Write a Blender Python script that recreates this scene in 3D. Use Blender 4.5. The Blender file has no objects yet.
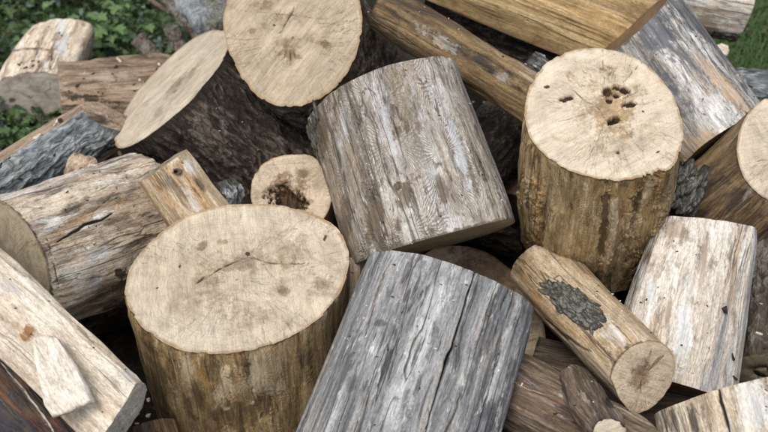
import bpy, math, random
import numpy as np
from mathutils import Matrix, Vector
R = math.radians
random.seed(7); RNG = np.random.default_rng(7)
sc = bpy.context.scene
C = bpy.data.collections.new('woodpile'); sc.collection.children.link(C)

# ------------------------------------------------------------ camera, sky, sun, exposure
PITCH, CAMH, LENS = 42.0, 1.8, 50.0
cam_d = bpy.data.cameras.new('camera'); cam = bpy.data.objects.new('camera', cam_d); C.objects.link(cam)
cam.location = (0, 0, CAMH); cam.rotation_euler = (R(90 - PITCH), 0, 0)
cam_d.lens = LENS; cam_d.sensor_width = 36; cam_d.clip_start = .05; cam_d.clip_end = 500
cam_d.dof.use_dof = True; cam_d.dof.focus_distance = 1.95; cam_d.dof.aperture_fstop = 4.5
sc.camera = cam
w = bpy.data.worlds.new('World'); sc.world = w; w.use_nodes = True
nt = w.node_tree; nt.nodes.clear()
sky = nt.nodes.new('ShaderNodeTexSky'); sky.sky_type = 'NISHITA'; sky.sun_disc = False
SUN_EL, SUN_ROT = 66.0, -145.0      # high, over the photographer's left shoulder
sky.sun_elevation = R(SUN_EL); sky.sun_rotation = R(SUN_ROT)
sky.air_density = 1.0; sky.dust_density = 4.0; sky.ozone_density = 1.0
bg = nt.nodes.new('ShaderNodeBackground'); bg.inputs[1].default_value = 0.15
hs = nt.nodes.new('ShaderNodeHueSaturation'); hs.inputs['Saturation'].default_value = .50
wo = nt.nodes.new('ShaderNodeOutputWorld')
nt.links.new(sky.outputs[0], hs.inputs['Color']); nt.links.new(hs.outputs[0], bg.inputs[0]); nt.links.new(bg.outputs[0], wo.inputs[0])
sun_d = bpy.data.lights.new('sun', 'SUN'); sun = bpy.data.objects.new('sun', sun_d); C.objects.link(sun)
sun_d.energy = 1.6; sun_d.angle = R(28); sun_d.color = (1, .965, .89)
sd = Vector((math.sin(R(SUN_ROT)) * math.cos(R(SUN_EL)), math.cos(R(SUN_ROT)) * math.cos(R(SUN_EL)), math.sin(R(SUN_EL))))
sun.rotation_euler = sd.to_track_quat('Z', 'Y').to_euler()
sc.view_settings.view_transform = 'Standard'; sc.view_settings.look = 'None'
sc.view_settings.gamma = 1; sc.view_settings.exposure = 0.42
sc.cycles.use_denoising = True
sc.cycles.max_bounces = 6; sc.cycles.diffuse_bounces = 4

# ------------------------------------------------------------ camera geometry helpers
cP, sP = math.cos(R(PITCH)), math.sin(R(PITCH))
RT = np.array((1., 0, 0)); UP = np.array((0, sP, cP)); TC = np.array((0, -cP, sP)); CO = np.array((0, 0, CAMH))
FP = 768 * LENS / 36
def at(px, py, d):                      # photograph pixel + distance -> place in the world
    return CO + RT * ((px - 384) / FP * d) + UP * ((216 - py) / FP * d) - TC * d
def cdir(a, b, c):
    v = RT * a + UP * b + TC * c
    return v / np.linalg.norm(v)
def proj(P):
    q = P - CO; d = -(q @ TC)
    return np.stack([384 + (q @ RT) / d * FP, 216 - (q @ UP) / d * FP], -1)
def hit(px, py, o, n):                  # ray through a pixel meets the plane of a cut
    v = at(px, py, 1.0) - CO
    return CO + v * (((o - CO) @ n) / (v @ n))

# ------------------------------------------------------------ noise
PERM = RNG.permutation(256); PERM = np.concatenate([PERM, PERM, PERM])
GR = RNG.normal(size=(256, 3)); GR /= np.linalg.norm(GR, axis=1)[:, None]; GR = GR.astype(np.float32)
def perlin(p):
    p = np.asarray(p, np.float32)
    i = np.floor(p).astype(np.int64); f = p - i; i &= 255
    u = f * f * f * (f * (f * 6 - 15) + 10); r = 0
    for dx in (0, 1):
        for dy in (0, 1):
            for dz in (0, 1):
                h = PERM[PERM[PERM[(i[..., 0] + dx) & 255] + ((i[..., 1] + dy) & 255)] + ((i[..., 2] + dz) & 255)]
                g = GR[h]; d = f - np.array((dx, dy, dz), np.float32)
                wgt = (u[..., 0] if dx else 1 - u[..., 0]) * (u[..., 1] if dy else 1 - u[..., 1]) * (u[..., 2] if dz else 1 - u[..., 2])
                r = r + wgt * (g * d).sum(-1)
    return r * 1.6
def fbm(p, o=4, g=.5):
    r = 0; a = 1.
    for k in range(o):
        r = r + a * perlin(p * 2 ** k + 17.3 * k); a *= g
    return r
def ridge(p, o=3):
    r = 0; a = 1.
    for k in range(o):
        r = r + a * (1 - 2 * np.abs(perlin(p * 2 ** k + 9.1 * k))); a *= .5
    return r
def sstep(x, a, b):
    t = np.clip((x - a) / (b - a), 0, 1); return t * t * (3 - 2 * t)

# ------------------------------------------------------------ objects
def link(o, parent=None):
    C.objects.link(o)
    if parent is not None: o.parent = parent
    return o
def tag(o, label=None, cat=None, group=None, kind=None):
    if label: o['label'] = label
    if cat: o['category'] = cat
    if group: o['group'] = group
    if kind: o['kind'] = kind
    return o
def mesh(name, V, F, mat, parent=None, smooth=True, attrs=None, uv=None):
    V = np.ascontiguousarray(V, np.float32).reshape(-1, 3); F = np.ascontiguousarray(F, np.int32)
    k = F.shape[1]; me = bpy.data.meshes.new(name)
    me.vertices.add(len(V)); me.vertices.foreach_set('co', V.ravel())
    me.loops.add(F.size); me.loops.foreach_set('vertex_index', F.ravel())
    me.polygons.add(len(F)); me.polygons.foreach_set('loop_start', np.arange(0, F.size, k, dtype=np.int32))
    try: me.polygons.foreach_set('loop_total', np.full(len(F), k, np.int32))
    except Exception: pass
    me.polygons.foreach_set('use_smooth', np.full(len(F), smooth))
    me.update(calc_edges=True)
    for nm, a in (attrs or {}).items():
        a = np.asarray(a, np.float32)
        if a.ndim == 1:
            at_ = me.attributes.new(nm, 'FLOAT', 'POINT'); at_.data.foreach_set('value', a)
        else:
            at_ = me.attributes.new(nm, 'FLOAT_COLOR', 'POINT')
            at_.data.foreach_set('color', np.concatenate([a[:, :3], np.ones((len(a), 1))], 1).astype(np.float32).ravel())
    if uv is not None:
        l = me.uv_layers.new(name='UVMap'); l.data.foreach_set('uv', np.asarray(uv, np.float32)[F.ravel()].ravel())
    me.materials.append(mat)
    me.validate()
    return link(bpy.data.objects.new(name, me), parent)
def quads(nc, nr, wrap):
    a = np.arange(nc if wrap else nc - 1); b = (a + 1) % nc
    r = np.arange(nr - 1)[:, None] * nc
    return np.stack([r + a, r + b, r + nc + b, r + nc + a], -1).reshape(-1, 4)

# ------------------------------------------------------------ shader helpers
class G:
    def __init__(s, name):
        s.m = bpy.data.materials.new(name); s.m.use_nodes = True; s.t = s.m.node_tree; s.t.nodes.clear()
        s.out = s.n('ShaderNodeOutputMaterial'); s.b = s.n('ShaderNodeBsdfPrincipled'); s.l(s.b.outputs[0], s.out.inputs[0])
    def n(s, k, **kw):
        x = s.t.nodes.new(k)
        for a, v in kw.items(): setattr(x, a, v)
        return x
    def l(s, a, b): s.t.links.new(a, b)
    def put(s, sock, v):
        if isinstance(v, bpy.types.NodeSocket): s.l(v, sock)
        elif isinstance(v, (tuple, list)) and len(v) == 3 and sock.type == 'RGBA': sock.default_value = (*v, 1)
        else: sock.default_value = v
    def ma(s, op, a, b=0., c=0., clamp=False):
        x = s.n('ShaderNodeMath', operation=op, use_clamp=clamp)
        s.put(x.inputs[0], a); s.put(x.inputs[1], b); s.put(x.inputs[2], c); return x.outputs[0]
    def vm(s, op, a, b=(0, 0, 0)):
        x = s.n('ShaderNodeVectorMath', operation=op); s.put(x.inputs[0], a); s.put(x.inputs[1], b)
        return x.outputs[1] if op in ('LENGTH', 'DISTANCE', 'DOT_PRODUCT') else x.outputs[0]
    def noise(s, v, sc_, det=4, ro=.55, dist=0.):
        x = s.n('ShaderNodeTexNoise'); s.l(v, x.inputs['Vector'])
        x.inputs['Scale'].default_value = sc_; x.inputs['Detail'].default_value = det
        x.inputs['Roughness'].default_value = ro; x.inputs['Distortion'].default_value = dist
        return x.outputs['Fac']
    def mr(s, v, a, b, c=0., d=1., smooth=False):
        x = s.n('ShaderNodeMapRange', interpolation_type='SMOOTHSTEP' if smooth else 'LINEAR')
        for i, q in enumerate((v, a, b, c, d)): s.put(x.inputs[i], q)
        return x.outputs[0]
    def ramp(s, v, stops):
        x = s.n('ShaderNodeValToRGB'); s.l(v, x.inputs[0]); e = x.color_ramp.elements
        while len(e) < len(stops): e.new(.5)
        for i, (p, c) in enumerate(stops): e[i].position = p; e[i].color = (*c, 1)
        return x.outputs[0]
    def mix(s, f, a, b, mode='MIX'):
        x = s.n('ShaderNodeMix', data_type='RGBA', blend_type=mode)
        s.put(x.inputs[0], f); s.put(x.inputs[6], a); s.put(x.inputs[7], b); return x.outputs[2]
    def co(s):
        tc = s.n('ShaderNodeTexCoord'); oi = s.n('ShaderNodeObjectInfo')
        cb = s.n('ShaderNodeCombineXYZ'); r = s.ma('MULTIPLY', oi.outputs['Random'], 9.)
        for i in range(3): s.l(r, cb.inputs[i])
        return s.vm('ADD', tc.outputs['Object'], cb.outputs[0])
    def jit(s, v, sc_, amt):
        x = s.n('ShaderNodeTexNoise'); s.l(v, x.inputs['Vector']); x.inputs['Scale'].default_value = sc_; x.inputs['Detail'].default_value = 4
        y = s.n('ShaderNodeVectorMath', operation='SCALE'); s.l(x.outputs['Color'], y.inputs[0]); y.inputs['Scale'].default_value = amt; return y.outputs[0]
    def attr(s, nm):
        a = s.n('ShaderNodeAttribute', attribute_name=nm); return a
    def bump(s, h, st=.5, dist=.004):
        x = s.n('ShaderNodeBump'); x.inputs['Strength'].default_value = st; x.inputs['Distance'].default_value = dist
        s.l(h, x.inputs['Height']); s.l(x.outputs[0], s.b.inputs['Normal'])

MATS = {}
def side_mat(name, ramp, patches=(), A=(.1, .06, .03), B=(.5, .45, .38), checks=.6, bump=.6, gallery=0., rough=.75, broad=12, bz=.14, spread=(.35, .65), wgt=(.38, .34, .28), speck=.35, fine=1.):
    """stripped or weathered wood: grain runs along the log's own z axis"""
    g = G(name); co = g.co(); feat = g.attr('feat'); sep = g.n('ShaderNodeSeparateColor'); g.l(feat.outputs['Color'], sep.inputs[0])
    wv = g.noise(co, 7, 3); wob = g.vm('MULTIPLY', g.vm('ADD', g.n('ShaderNodeCombineXYZ').outputs[0], (1, 1, 0)), (.02, .02, 0))
    x = g.n('ShaderNodeVectorMath', operation='SCALE'); g.l(wob, x.inputs[0]); g.l(wv, x.inputs['Scale'])
    co2 = g.vm('ADD', co, x.outputs[0])
    def st(z): return g.vm('MULTIPLY', co2, (1, 1, z))
    n1 = g.noise(st(bz), broad, 5, .6, .5); n2 = g.noise(st(.05), 75, 5, .6, .3); n3 = g.noise(st(.03), 300 * fine, 3, .6)
    f = g.ma('ADD', g.ma('MULTIPLY', n1, wgt[0]), g.ma('ADD', g.ma('MULTIPLY', n2, wgt[1]), g.ma('MULTIPLY', n3, wgt[2])))
    f = g.mr(f, spread[0], spread[1])
    col = g.ramp(f, [(i / (len(ramp) - 1), c) for i, c in enumerate(ramp)])
    hgt = g.ma('MULTIPLY', f, .8)
    for (pc, ps, pz, thr, soft, amt) in patches:
        m = g.noise(st(pz), ps, 8, .68, .8)
        m = g.ma('ADD', m, g.ma('MULTIPLY', g.ma('SUBTRACT', n3, .5), .18))
        m = g.mr(m, thr - soft, thr + soft, 0, amt, True)
        pv = g.mix(g.mr(n2, .35, .65), tuple(c * .6 for c in pc), tuple(min(1, c * 1.35) for c in pc))
        col = g.mix(m, col, pv); hgt = g.ma('ADD', hgt, g.ma('MULTIPLY', m, -.25))
    if gallery:
        uv = g.n('ShaderNodeUVMap', uv_map='UVMap').outputs[0]
        wuv = g.vm('ADD', uv, g.vm('MULTIPLY', g.vm('SUBTRACT', g.n('ShaderNodeCombineXYZ').outputs[0], (0, 0, 0)), (0, 0, 0)))
        tot = None
        for (vs, fr, off) in ((7., 84, 0.), (9.5, 66, 3.7), (8.2, 74, 8.1)):
            s2 = g.vm('MULTIPLY', g.vm('ADD', wuv, (off, off * .7, 0)), (vs, vs * .62, 0))
            vo = g.n('ShaderNodeTexVoronoi', voronoi_dimensions='2D', feature='F1'); g.l(s2, vo.inputs['Vector']); vo.inputs['Scale'].default_value = 1
            dlt = g.vm('SUBTRACT', s2, vo.outputs['Position']); sx = g.n('ShaderNodeSeparateXYZ'); g.l(dlt, sx.inputs[0])
            ang = g.ma('ARCTAN2', sx.outputs[1], g.ma('MULTIPLY', sx.outputs[0], 1.6))
            ang = g.ma('ADD', ang, g.ma('MULTIPLY', g.noise(co, 26, 4), .42))
            sn = g.ma('SINE', g.ma('MULTIPLY', ang, fr))
            k = g.mr(sn, .1, .75, 0, 1, True)
            dd = vo.outputs['Distance']
            k = g.ma('MULTIPLY', k, g.mr(dd, .10, .2, 0, 1)); k = g.ma('MULTIPLY', k, g.mr(dd, .38, .6, 1, 0))
            k = g.ma('MULTIPLY', k, g.mr(g.noise(g.vm('ADD', co, (off, 0, 0)), 9, 2), .42, .55, 0, 1))
            tot = k if tot is None else g.ma('MAXIMUM', tot, k)
        col = g.mix(g.ma('MULTIPLY', tot, gallery), col, (.19, .16, .13)); hgt = g.ma('SUBTRACT', hgt, g.ma('MULTIPLY', tot, 1.1 * gallery))
    # drying checks along the grain
    q = g.noise(st(.045), 26, 3, .5); q2 = g.noise(st(.2), 9, 2)
    ck = g.mr(g.ma('ABSOLUTE', g.ma('SUBTRACT', q, .5)), .004, .016, 1, 0)
    ck = g.ma('MULTIPLY', ck, g.mr(q2, .48, .56, 0, checks))
    col = g.mix(ck, col, (.02, .015, .012)); hgt = g.ma('SUBTRACT', hgt, g.ma('MULTIPLY', ck, 1.2))
    # specks of bark and dirt
    sp = g.noise(g.vm('MULTIPLY', co, (1, 1, .5)), 170, 5, .75); sm = g.ma('MULTIPLY', g.mr(sp, .58, .68, 0, 1), g.mr(q2, .35, .6, .15, 1))
    col = g.mix(g.ma('MULTIPLY', sm, speck * 2), col, (.035, .027, .02))
    sw = g.noise(g.vm('MULTIPLY', co, (1, 1, .35)), 420, 5, .75); col = g.mix(1., col, g.ramp(g.mr(sw, .32, .68), [(0, (.60, .58, .56)), (1, (1.28, 1.28, 1.28))]), 'MULTIPLY')
    mo = g.noise(g.vm('MULTIPLY', co, (1, 1, .4)), 42, 8, .75, 1.); col = g.mix(1., col, g.ramp(g.mr(mo, .33, .67), [(0, (.55, .52, .48)), (.45, (.97, .96, .95)), (1, (1.2, 1.2, 1.2))]), 'MULTIPLY')
    # placed marks
    fa = g.mix(g.mr(n2, .35, .65), tuple(c * .55 for c in A), tuple(c * 1.3 for c in A)); fb = g.mix(g.mr(n2, .35, .65), tuple(c * .75 for c in B), tuple(min(1, c * 1.15) for c in B))
    def fm(i): 
        e = g.ma('ADD', sep.outputs[i], g.ma('MULTIPLY', g.ma('SUBTRACT', g.noise(st(.09), 85, 7, .72), .5), 2.6))
        return g.ma('MULTIPLY', g.mr(e, .1, .75, 0, 1), g.mr(sep.outputs[i], .02, .3, 0, 1))
    col = g.mix(g.ma('MULTIPLY', fm(1), .9), col, fa); fb = g.mix(1., fb, g.ramp(g.mr(sw, .3, .7), [(0, (.7, .7, .7)), (1, (1.15, 1.15, 1.15))]), 'MULTIPLY'); col = g.mix(g.ma('MULTIPLY', fm(2), .85), col, fb)
    col = g.mix(g.mr(sep.outputs[0], .2, .8), col, (.012, .009, .007))
    g.l(col, g.b.inputs['Base Color']); g.b.inputs['Roughness'].default_value = rough; g.b.inputs['Specular IOR Level'].default_value = .25
    hgt = g.ma('ADD', hgt, g.ma('MULTIPLY', sw, .35)); hgt = g.ma('ADD', hgt, g.ma('MULTIPLY', sp, .6))
    g.bump(hgt, bump, .0045)
    return g.m
def bark_mat(name, lo, mid, hi, lichen=None, lt=.55, moss=None, zs=.35):
    g = G(name); co = g.co(); h = g.attr('hgt').outputs['Fac']; feat = g.attr('feat'); sep = g.n('ShaderNodeSeparateColor'); g.l(feat.outputs['Color'], sep.inputs[0])
    st = g.vm('MULTIPLY', co, (1, 1, zs))
    a = g.noise(st, 90, 8, .7, .6); b = g.noise(co, 14, 5, .6, .4); c = g.noise(st, 420, 4, .7)
    f = g.ma('ADD', g.ma('MULTIPLY', h, .55), g.ma('MULTIPLY', a, .6)); f = g.ma('ADD', f, g.ma('MULTIPLY', c, .15))
    vo = g.n('ShaderNodeTexVoronoi', feature='DISTANCE_TO_EDGE'); vo.inputs['Scale'].default_value = 85
    g.l(g.vm('ADD', st, g.jit(st, 45, .035)), vo.inputs['Vector'])
    fis = g.mr(vo.outputs['Distance'], .0, .16, 0, 1); f = g.ma('MULTIPLY', f, g.mr(fis, 0, 1, .72, 1))
    col = g.ramp(g.mr(f, .25, 1.0), [(0, lo), (.5, mid), (1, hi)])
    col = g.mix(g.mr(b, .45, .7, 0, .35), col, tuple(x * 1.3 for x in mid))
    if lichen:
        m = g.ma('ADD', g.noise(co, 26, 8, .75, 1.), g.ma('MULTIPLY', h, .12)); col = g.mix(g.ma('MULTIPLY', g.mr(m, lt, lt + .1, 0, .8), g.mr(f, .2, .7, .25, 1)), col, lichen)
    if moss:
        m = g.noise(g.vm('ADD', co, (3, 1, 2)), 16, 8, .75, .6); col = g.mix(g.mr(m, .56, .66, 0, .8), col, moss)
    wf = g.noise(co, 230, 5, .8); col = g.mix(g.mr(wf, .66, .72, 0, .7), col, (.42, .36, .28))
    col = g.mix(sep.outputs[2], col, (.45, .38, .3)); col = g.mix(g.mr(sep.outputs[1], .1, .9), col, (.2, .11, .05))
    g.l(col, g.b.inputs['Base Color']); g.b.inputs['Roughness'].default_value = .85; g.b.inputs['Specular IOR Level'].default_value = .2
    g.bump(g.ma('ADD', g.ma('ADD', a, g.ma('MULTIPLY', c, .6)), g.ma('MULTIPLY', fis, .28)), 1., .007); return g.m
def face_mat(name, base, tan, heart, rimc=(.30, .20, .10), saw=.5, grime=.35, gcol=(.22, .18, .14), ring=.34, blue=None, pore=.5, rough=.7):
    """sawn end grain; the UV map runs along and across the saw strokes"""
    g = G(name); co = g.co(); feat = g.attr('feat'); sep = g.n('ShaderNodeSeparateColor'); g.l(feat.outputs['Color'], sep.inputs[0])
    rho = g.attr('rho').outputs['Fac']; rd = g.attr('rd').outputs['Fac']
    oi = g.n('ShaderNodeObjectInfo'); cb = g.n('ShaderNodeCombineXYZ'); g.l(g.ma('MULTIPLY', oi.outputs['Random'], 5), cb.inputs[0]); g.l(g.ma('MULTIPLY', oi.outputs['Random'], 3), cb.inputs[1])
    uv = g.vm('ADD', g.n('ShaderNodeUVMap', uv_map='UVMap').outputs[0], cb.outputs[0])
    big = g.noise(co, 7, 6, .62, .6); b2 = g.noise(co, 22, 6, .65, .8)
    col = g.mix(g.mr(big, .35, .65), base, tan)
    col = g.mix(g.mr(b2, .42, .72, 0, .4), col, tuple(c * .72 for c in tan))
    b4 = g.noise(g.vm('ADD', co, (4, 8, 2)), 13, 8, .7, 1.2); col = g.mix(1., col, g.ramp(g.mr(b4, .32, .68), [(0, (.46, .44, .42)), (.42, (.90, .885, .87)), (1, (1.24, 1.24, 1.24))]), 'MULTIPLY')
    if blue: col = g.mix(g.mr(g.noise(g.vm('ADD', co, (5, 2, 1)), 10, 5, .6, .7), .5, .68, 0, .6), col, blue)
    s1 = g.noise(g.vm('MULTIPLY', uv, (.10, 1, 1)), 420, 5, .7, .4); s2 = g.noise(g.vm('MULTIPLY', uv, (.10, 1, 1)), 110, 6, .7, .5); s3 = g.noise(g.vm('MULTIPLY', uv, (.2, 1, 1)), 26, 7, .7, .6)
    ssum = g.ma('ADD', g.ma('MULTIPLY', s1, .35), g.ma('ADD', g.ma('MULTIPLY', s2, .4), g.ma('MULTIPLY', s3, .25)))
    sv = g.mr(ssum, .41, .60, 0, 1)
    saw = g.ma('MULTIPLY', g.mr(g.noise(g.vm('ADD', co, (9, 9, 9)), 6, 3), .35, .6, .35, 1), saw)
    col = g.mix(saw, col, g.mix(sv, tuple(c * .52 for c in tan), tuple(min(1, c * 1.14) for c in base)))
    # growth rings
    rr = g.ma('ADD', g.ma('MULTIPLY', rd, 620), g.ma('MULTIPLY', g.noise(co, 9, 6, .6), 22)); sr = g.ma('SINE', g.ma('ADD', rr, g.ma('MULTIPLY', g.ma('SINE', g.ma('MULTIPLY', rr, .37)), 2)))
    rmask = g.ma('MULTIPLY', g.mr(sr, .2, .95), g.mr(b2, .35, .65, .1, 1)); col = g.mix(g.ma('MULTIPLY', rmask, ring), col, tuple(c * .6 for c in tan))
    sxy = g.n('ShaderNodeSeparateXYZ'); g.l(g.n('ShaderNodeTexCoord').outputs['Object'], sxy.inputs[0])
    an = g.ma('ARCTAN2', sxy.outputs[1], sxy.outputs[0]); cv = g.n('ShaderNodeCombineXYZ'); g.l(g.ma('ADD', g.ma('MULTIPLY', an, 5.), g.ma('MULTIPLY', g.noise(co, 12, 5, .6), .8)), cv.inputs[0]); g.l(g.ma('MULTIPLY', rho, .9), cv.inputs[1]); g.l(g.ma('MULTIPLY', oi.outputs['Random'], 40.), cv.inputs[2])
    rl = g.noise(cv.outputs[0], 2.2, 3, .5); rm = g.ma('MULTIPLY', g.mr(g.ma('ABSOLUTE', g.ma('SUBTRACT', rl, .5)), .0, .012, 1, 0), g.ma('MULTIPLY', g.mr(rho, .06, .2), g.mr(g.noise(g.vm('ADD', co, (1, 6, 2)), 11, 3), .47, .58)))
    col = g.mix(g.ma('MULTIPLY', rm, .6), col, tuple(c * .4 for c in tan))
    # dirt smears and pores
    gr = g.noise(g.vm('MULTIPLY', uv, (.5, 1, 1)), 28, 9, .72, .7); col = g.mix(g.mr(gr, .50, .68, 0, grime), col, gcol)
    po = g.noise(co, 330, 3, .7); col = g.mix(g.mr(po, .60, .70, 0, pore), col, tuple(c * .35 for c in tan))
    dk = g.noise(g.vm('ADD', co, (2, 7, 3)), 60, 6, .8); col = g.mix(g.mr(dk, .655, .70, 0, .8), col, (.05, .035, .025))
    # outer growth layer, a little darker and golden
    rn = g.ma('ADD', rho, g.ma('MULTIPLY', g.ma('SUBTRACT', b2, .5), .05)); col = g.mix(g.ma('MULTIPLY', g.mr(rn, .962, .982, 0, .85), g.mr(b2, .36, .56, .25, 1)), col, rimc)
    # heart and placed marks
    wob = g.noise(co, 75, 7, .75, .5)
    def fm(i, lo=.25, hi=.75, a=1.1):
        e = g.ma('ADD', sep.outputs[i], g.ma('MULTIPLY', g.ma('SUBTRACT', wob, .5), a)); return g.ma('MULTIPLY', g.mr(e, lo, hi, 0, 1, True), g.mr(sep.outputs[i], .02, .2))
    cl = g.mix(g.ma('MULTIPLY', fm(1, .0, .8, 1.5), .95), (1, 1, 1), g.mix(g.mr(g.noise(co, 48, 9, .8, .6), .36, .64), tuple(min(1, c / .62) for c in heart), tuple(min(1, c / .27) for c in heart))); col = g.mix(1., col, cl, 'MULTIPLY')
    col = g.mix(g.ma('MULTIPLY', fm(2, .12, .5, .7), .97), col, g.mix(g.mr(wob, .35, .65), (.015, .01, .008), (.10, .055, .025)))
    col = g.mix(g.mr(sep.outputs[0], .15, .8, 0, .92), col, (.03, .022, .017))
    sw = g.noise(co, 500, 3, .7); col = g.mix(1., col, g.ramp(g.mr(sw, .3, .7), [(0, (.86, .85, .84)), (1, (1.10, 1.10, 1.10))]), 'MULTIPLY')
    g.l(col, g.b.inputs['Base Color']); g.b.inputs['Roughness'].default_value = rough; g.b.inputs['Specular IOR Level'].default_value = .25
    h = g.ma('ADD', g.ma('MULTIPLY', g.ma('ADD', g.ma('SUBTRACT', ssum, g.ma('MULTIPLY', rm, .25)), g.ma('MULTIPLY', rmask, -.05)), 1.6), g.ma('ADD', g.ma('MULTIPLY', po, .3), g.ma('MULTIPLY', wob, .6)))
    g.bump(h, .8, .0035); return g.m

# ------------------------------------------------------------ log builder
def blend_feats(P, feats, face=None):
    """placed marks; each is located on the surface point that the given picture point falls on"""
    px = proj(P); q = P * 26.
    px = px + np.stack([fbm(q, 3), fbm(q + 31.7, 3)], -1) * 1.3
    M = np.zeros((len(P), 3)); D = np.zeros(len(P))
    for ft in feats:
        ch, kind, data, wd, dep = ft[:5]; stg = ft[5] if len(ft) > 5 else 1.
        if kind == 'line':
            m = np.zeros(len(P)); n = len(data) - 1
            for i in range(n):
                a = np.array(data[i], float); b = np.array(data[i + 1], float); ab = b - a
                t = np.clip(((px - a) @ ab) / (ab @ ab + 1e-9), 0, 1)
                gl = (i + t) / n; wl = wd * (.35 + .65 * np.sin(np.pi * np.clip(gl, .08, .92)))
                dd = np.linalg.norm(px - a - t[:, None] * ab, axis=1)
                m = np.maximum(m, 1 - sstep(dd, wl * .25, wl * .8))
            m = m * np.clip(.75 + .8 * fbm(q * 2.2 + 5, 2), .15, 1) if wd < 2 else m
        else:
            cx, cy, rx, ry, an = data; c, s = math.cos(R(an)), math.sin(R(an))
            dx = px[:, 0] - cx; dy = px[:, 1] - cy
            e = np.sqrt(((dx * c + dy * s) / rx) ** 2 + ((-dx * s + dy * c) / ry) ** 2) + .28 * fbm(P * 420. + 3, 2) + min(1, (rx * ry) ** .5 / 12) * (.55 * fbm(P * 32., 2) + .35 * fbm(P * 130. + 7, 3))
            m = (1 - sstep(e, .25, 1.3)) if dep == 0 else 1 - sstep(e, .6, 1.1)
        if face is not None: m = m * face
        if ch is not None: M[:, ch] = np.maximum(M[:, ch], m * stg)
        D += m * dep
    return M, D

def circle(n=48, sq=0., seed=0, wob=.05):
    r = random.Random(seed); ph = [r.uniform(0, 6.28) for _ in range(6)]
    out = []
    for i in range(n):
        t = 2 * math.pi * i / n
        q = 1 + wob * (.6 * math.sin(2 * t + ph[0]) + .5 * math.sin(3 * t + ph[1]) + .35 * math.sin(5 * t + ph[2]) + .2 * math.sin(8 * t + ph[3]))
        out.append((q * math.cos(t), q * math.sin(t), 'b'))
    return out
def dense(poly, m=24):
    P = []; Fl = []
    n = len(poly)
    for i in range(n):
        a = poly[i]; b = poly[(i + 1) % n]
        for k in range(m):
            t = k / m; P.append((a[0] + (b[0] - a[0]) * t, a[1] + (b[1] - a[1]) * t)); Fl.append(a[2] == 's')
    return np.array(P), np.array(Fl)

DISP = {
 'smooth': lambda p: .0065 * fbm(p * (6, 6, 2.5), 3) + .0012 * ridge(p * (48, 48, 2.5) + .3 * fbm(p * 8, 2)[..., None], 2) + .0016 * fbm(p * (38, 38, 4), 3) + .0006 * fbm(p * (130, 130, 10), 2),
 'knobby': lambda p: .007 * fbm(p * (9, 9, 5), 3) + .002 * fbm(p * (40, 40, 8), 3) + .0008 * fbm(p * (130, 130, 14), 2),
 'weather': lambda p: .006 * fbm(p * (9, 9, 1.6), 3) + .0028 * ridge(p * (26, 26, 1.6), 3) + .0010 * fbm(p * (120, 120, 7), 3),
 'split': lambda p: .005 * fbm(p * (9, 9, 2.), 3) + .0035 * fbm(p * (34, 34, 2.2), 3) + .0012 * fbm(p * (120, 120, 6), 2),
 'bark': lambda p: .005 * fbm(p * (8, 8, 5), 3) + .0075 * ridge(p * (27, 27, 14) + .6 * fbm(p * 16, 2)[..., None], 4) + .0028 * fbm(p * (120, 120, 80), 3),
 'barkfine': lambda p: .004 * fbm(p * (8, 8, 5), 3) + .0048 * ridge(p * (46, 46, 13) + .5 * fbm(p * 18, 2)[..., None], 4) + .0014 * fbm(p * (150, 150, 90), 3),
 'rotten': lambda p: .009 * fbm(p * (11, 11, 3), 4) + .005 * ridge(p * (30, 30, 4), 3) + .0015 * fbm(p * (120, 120, 20), 3),
}
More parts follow.
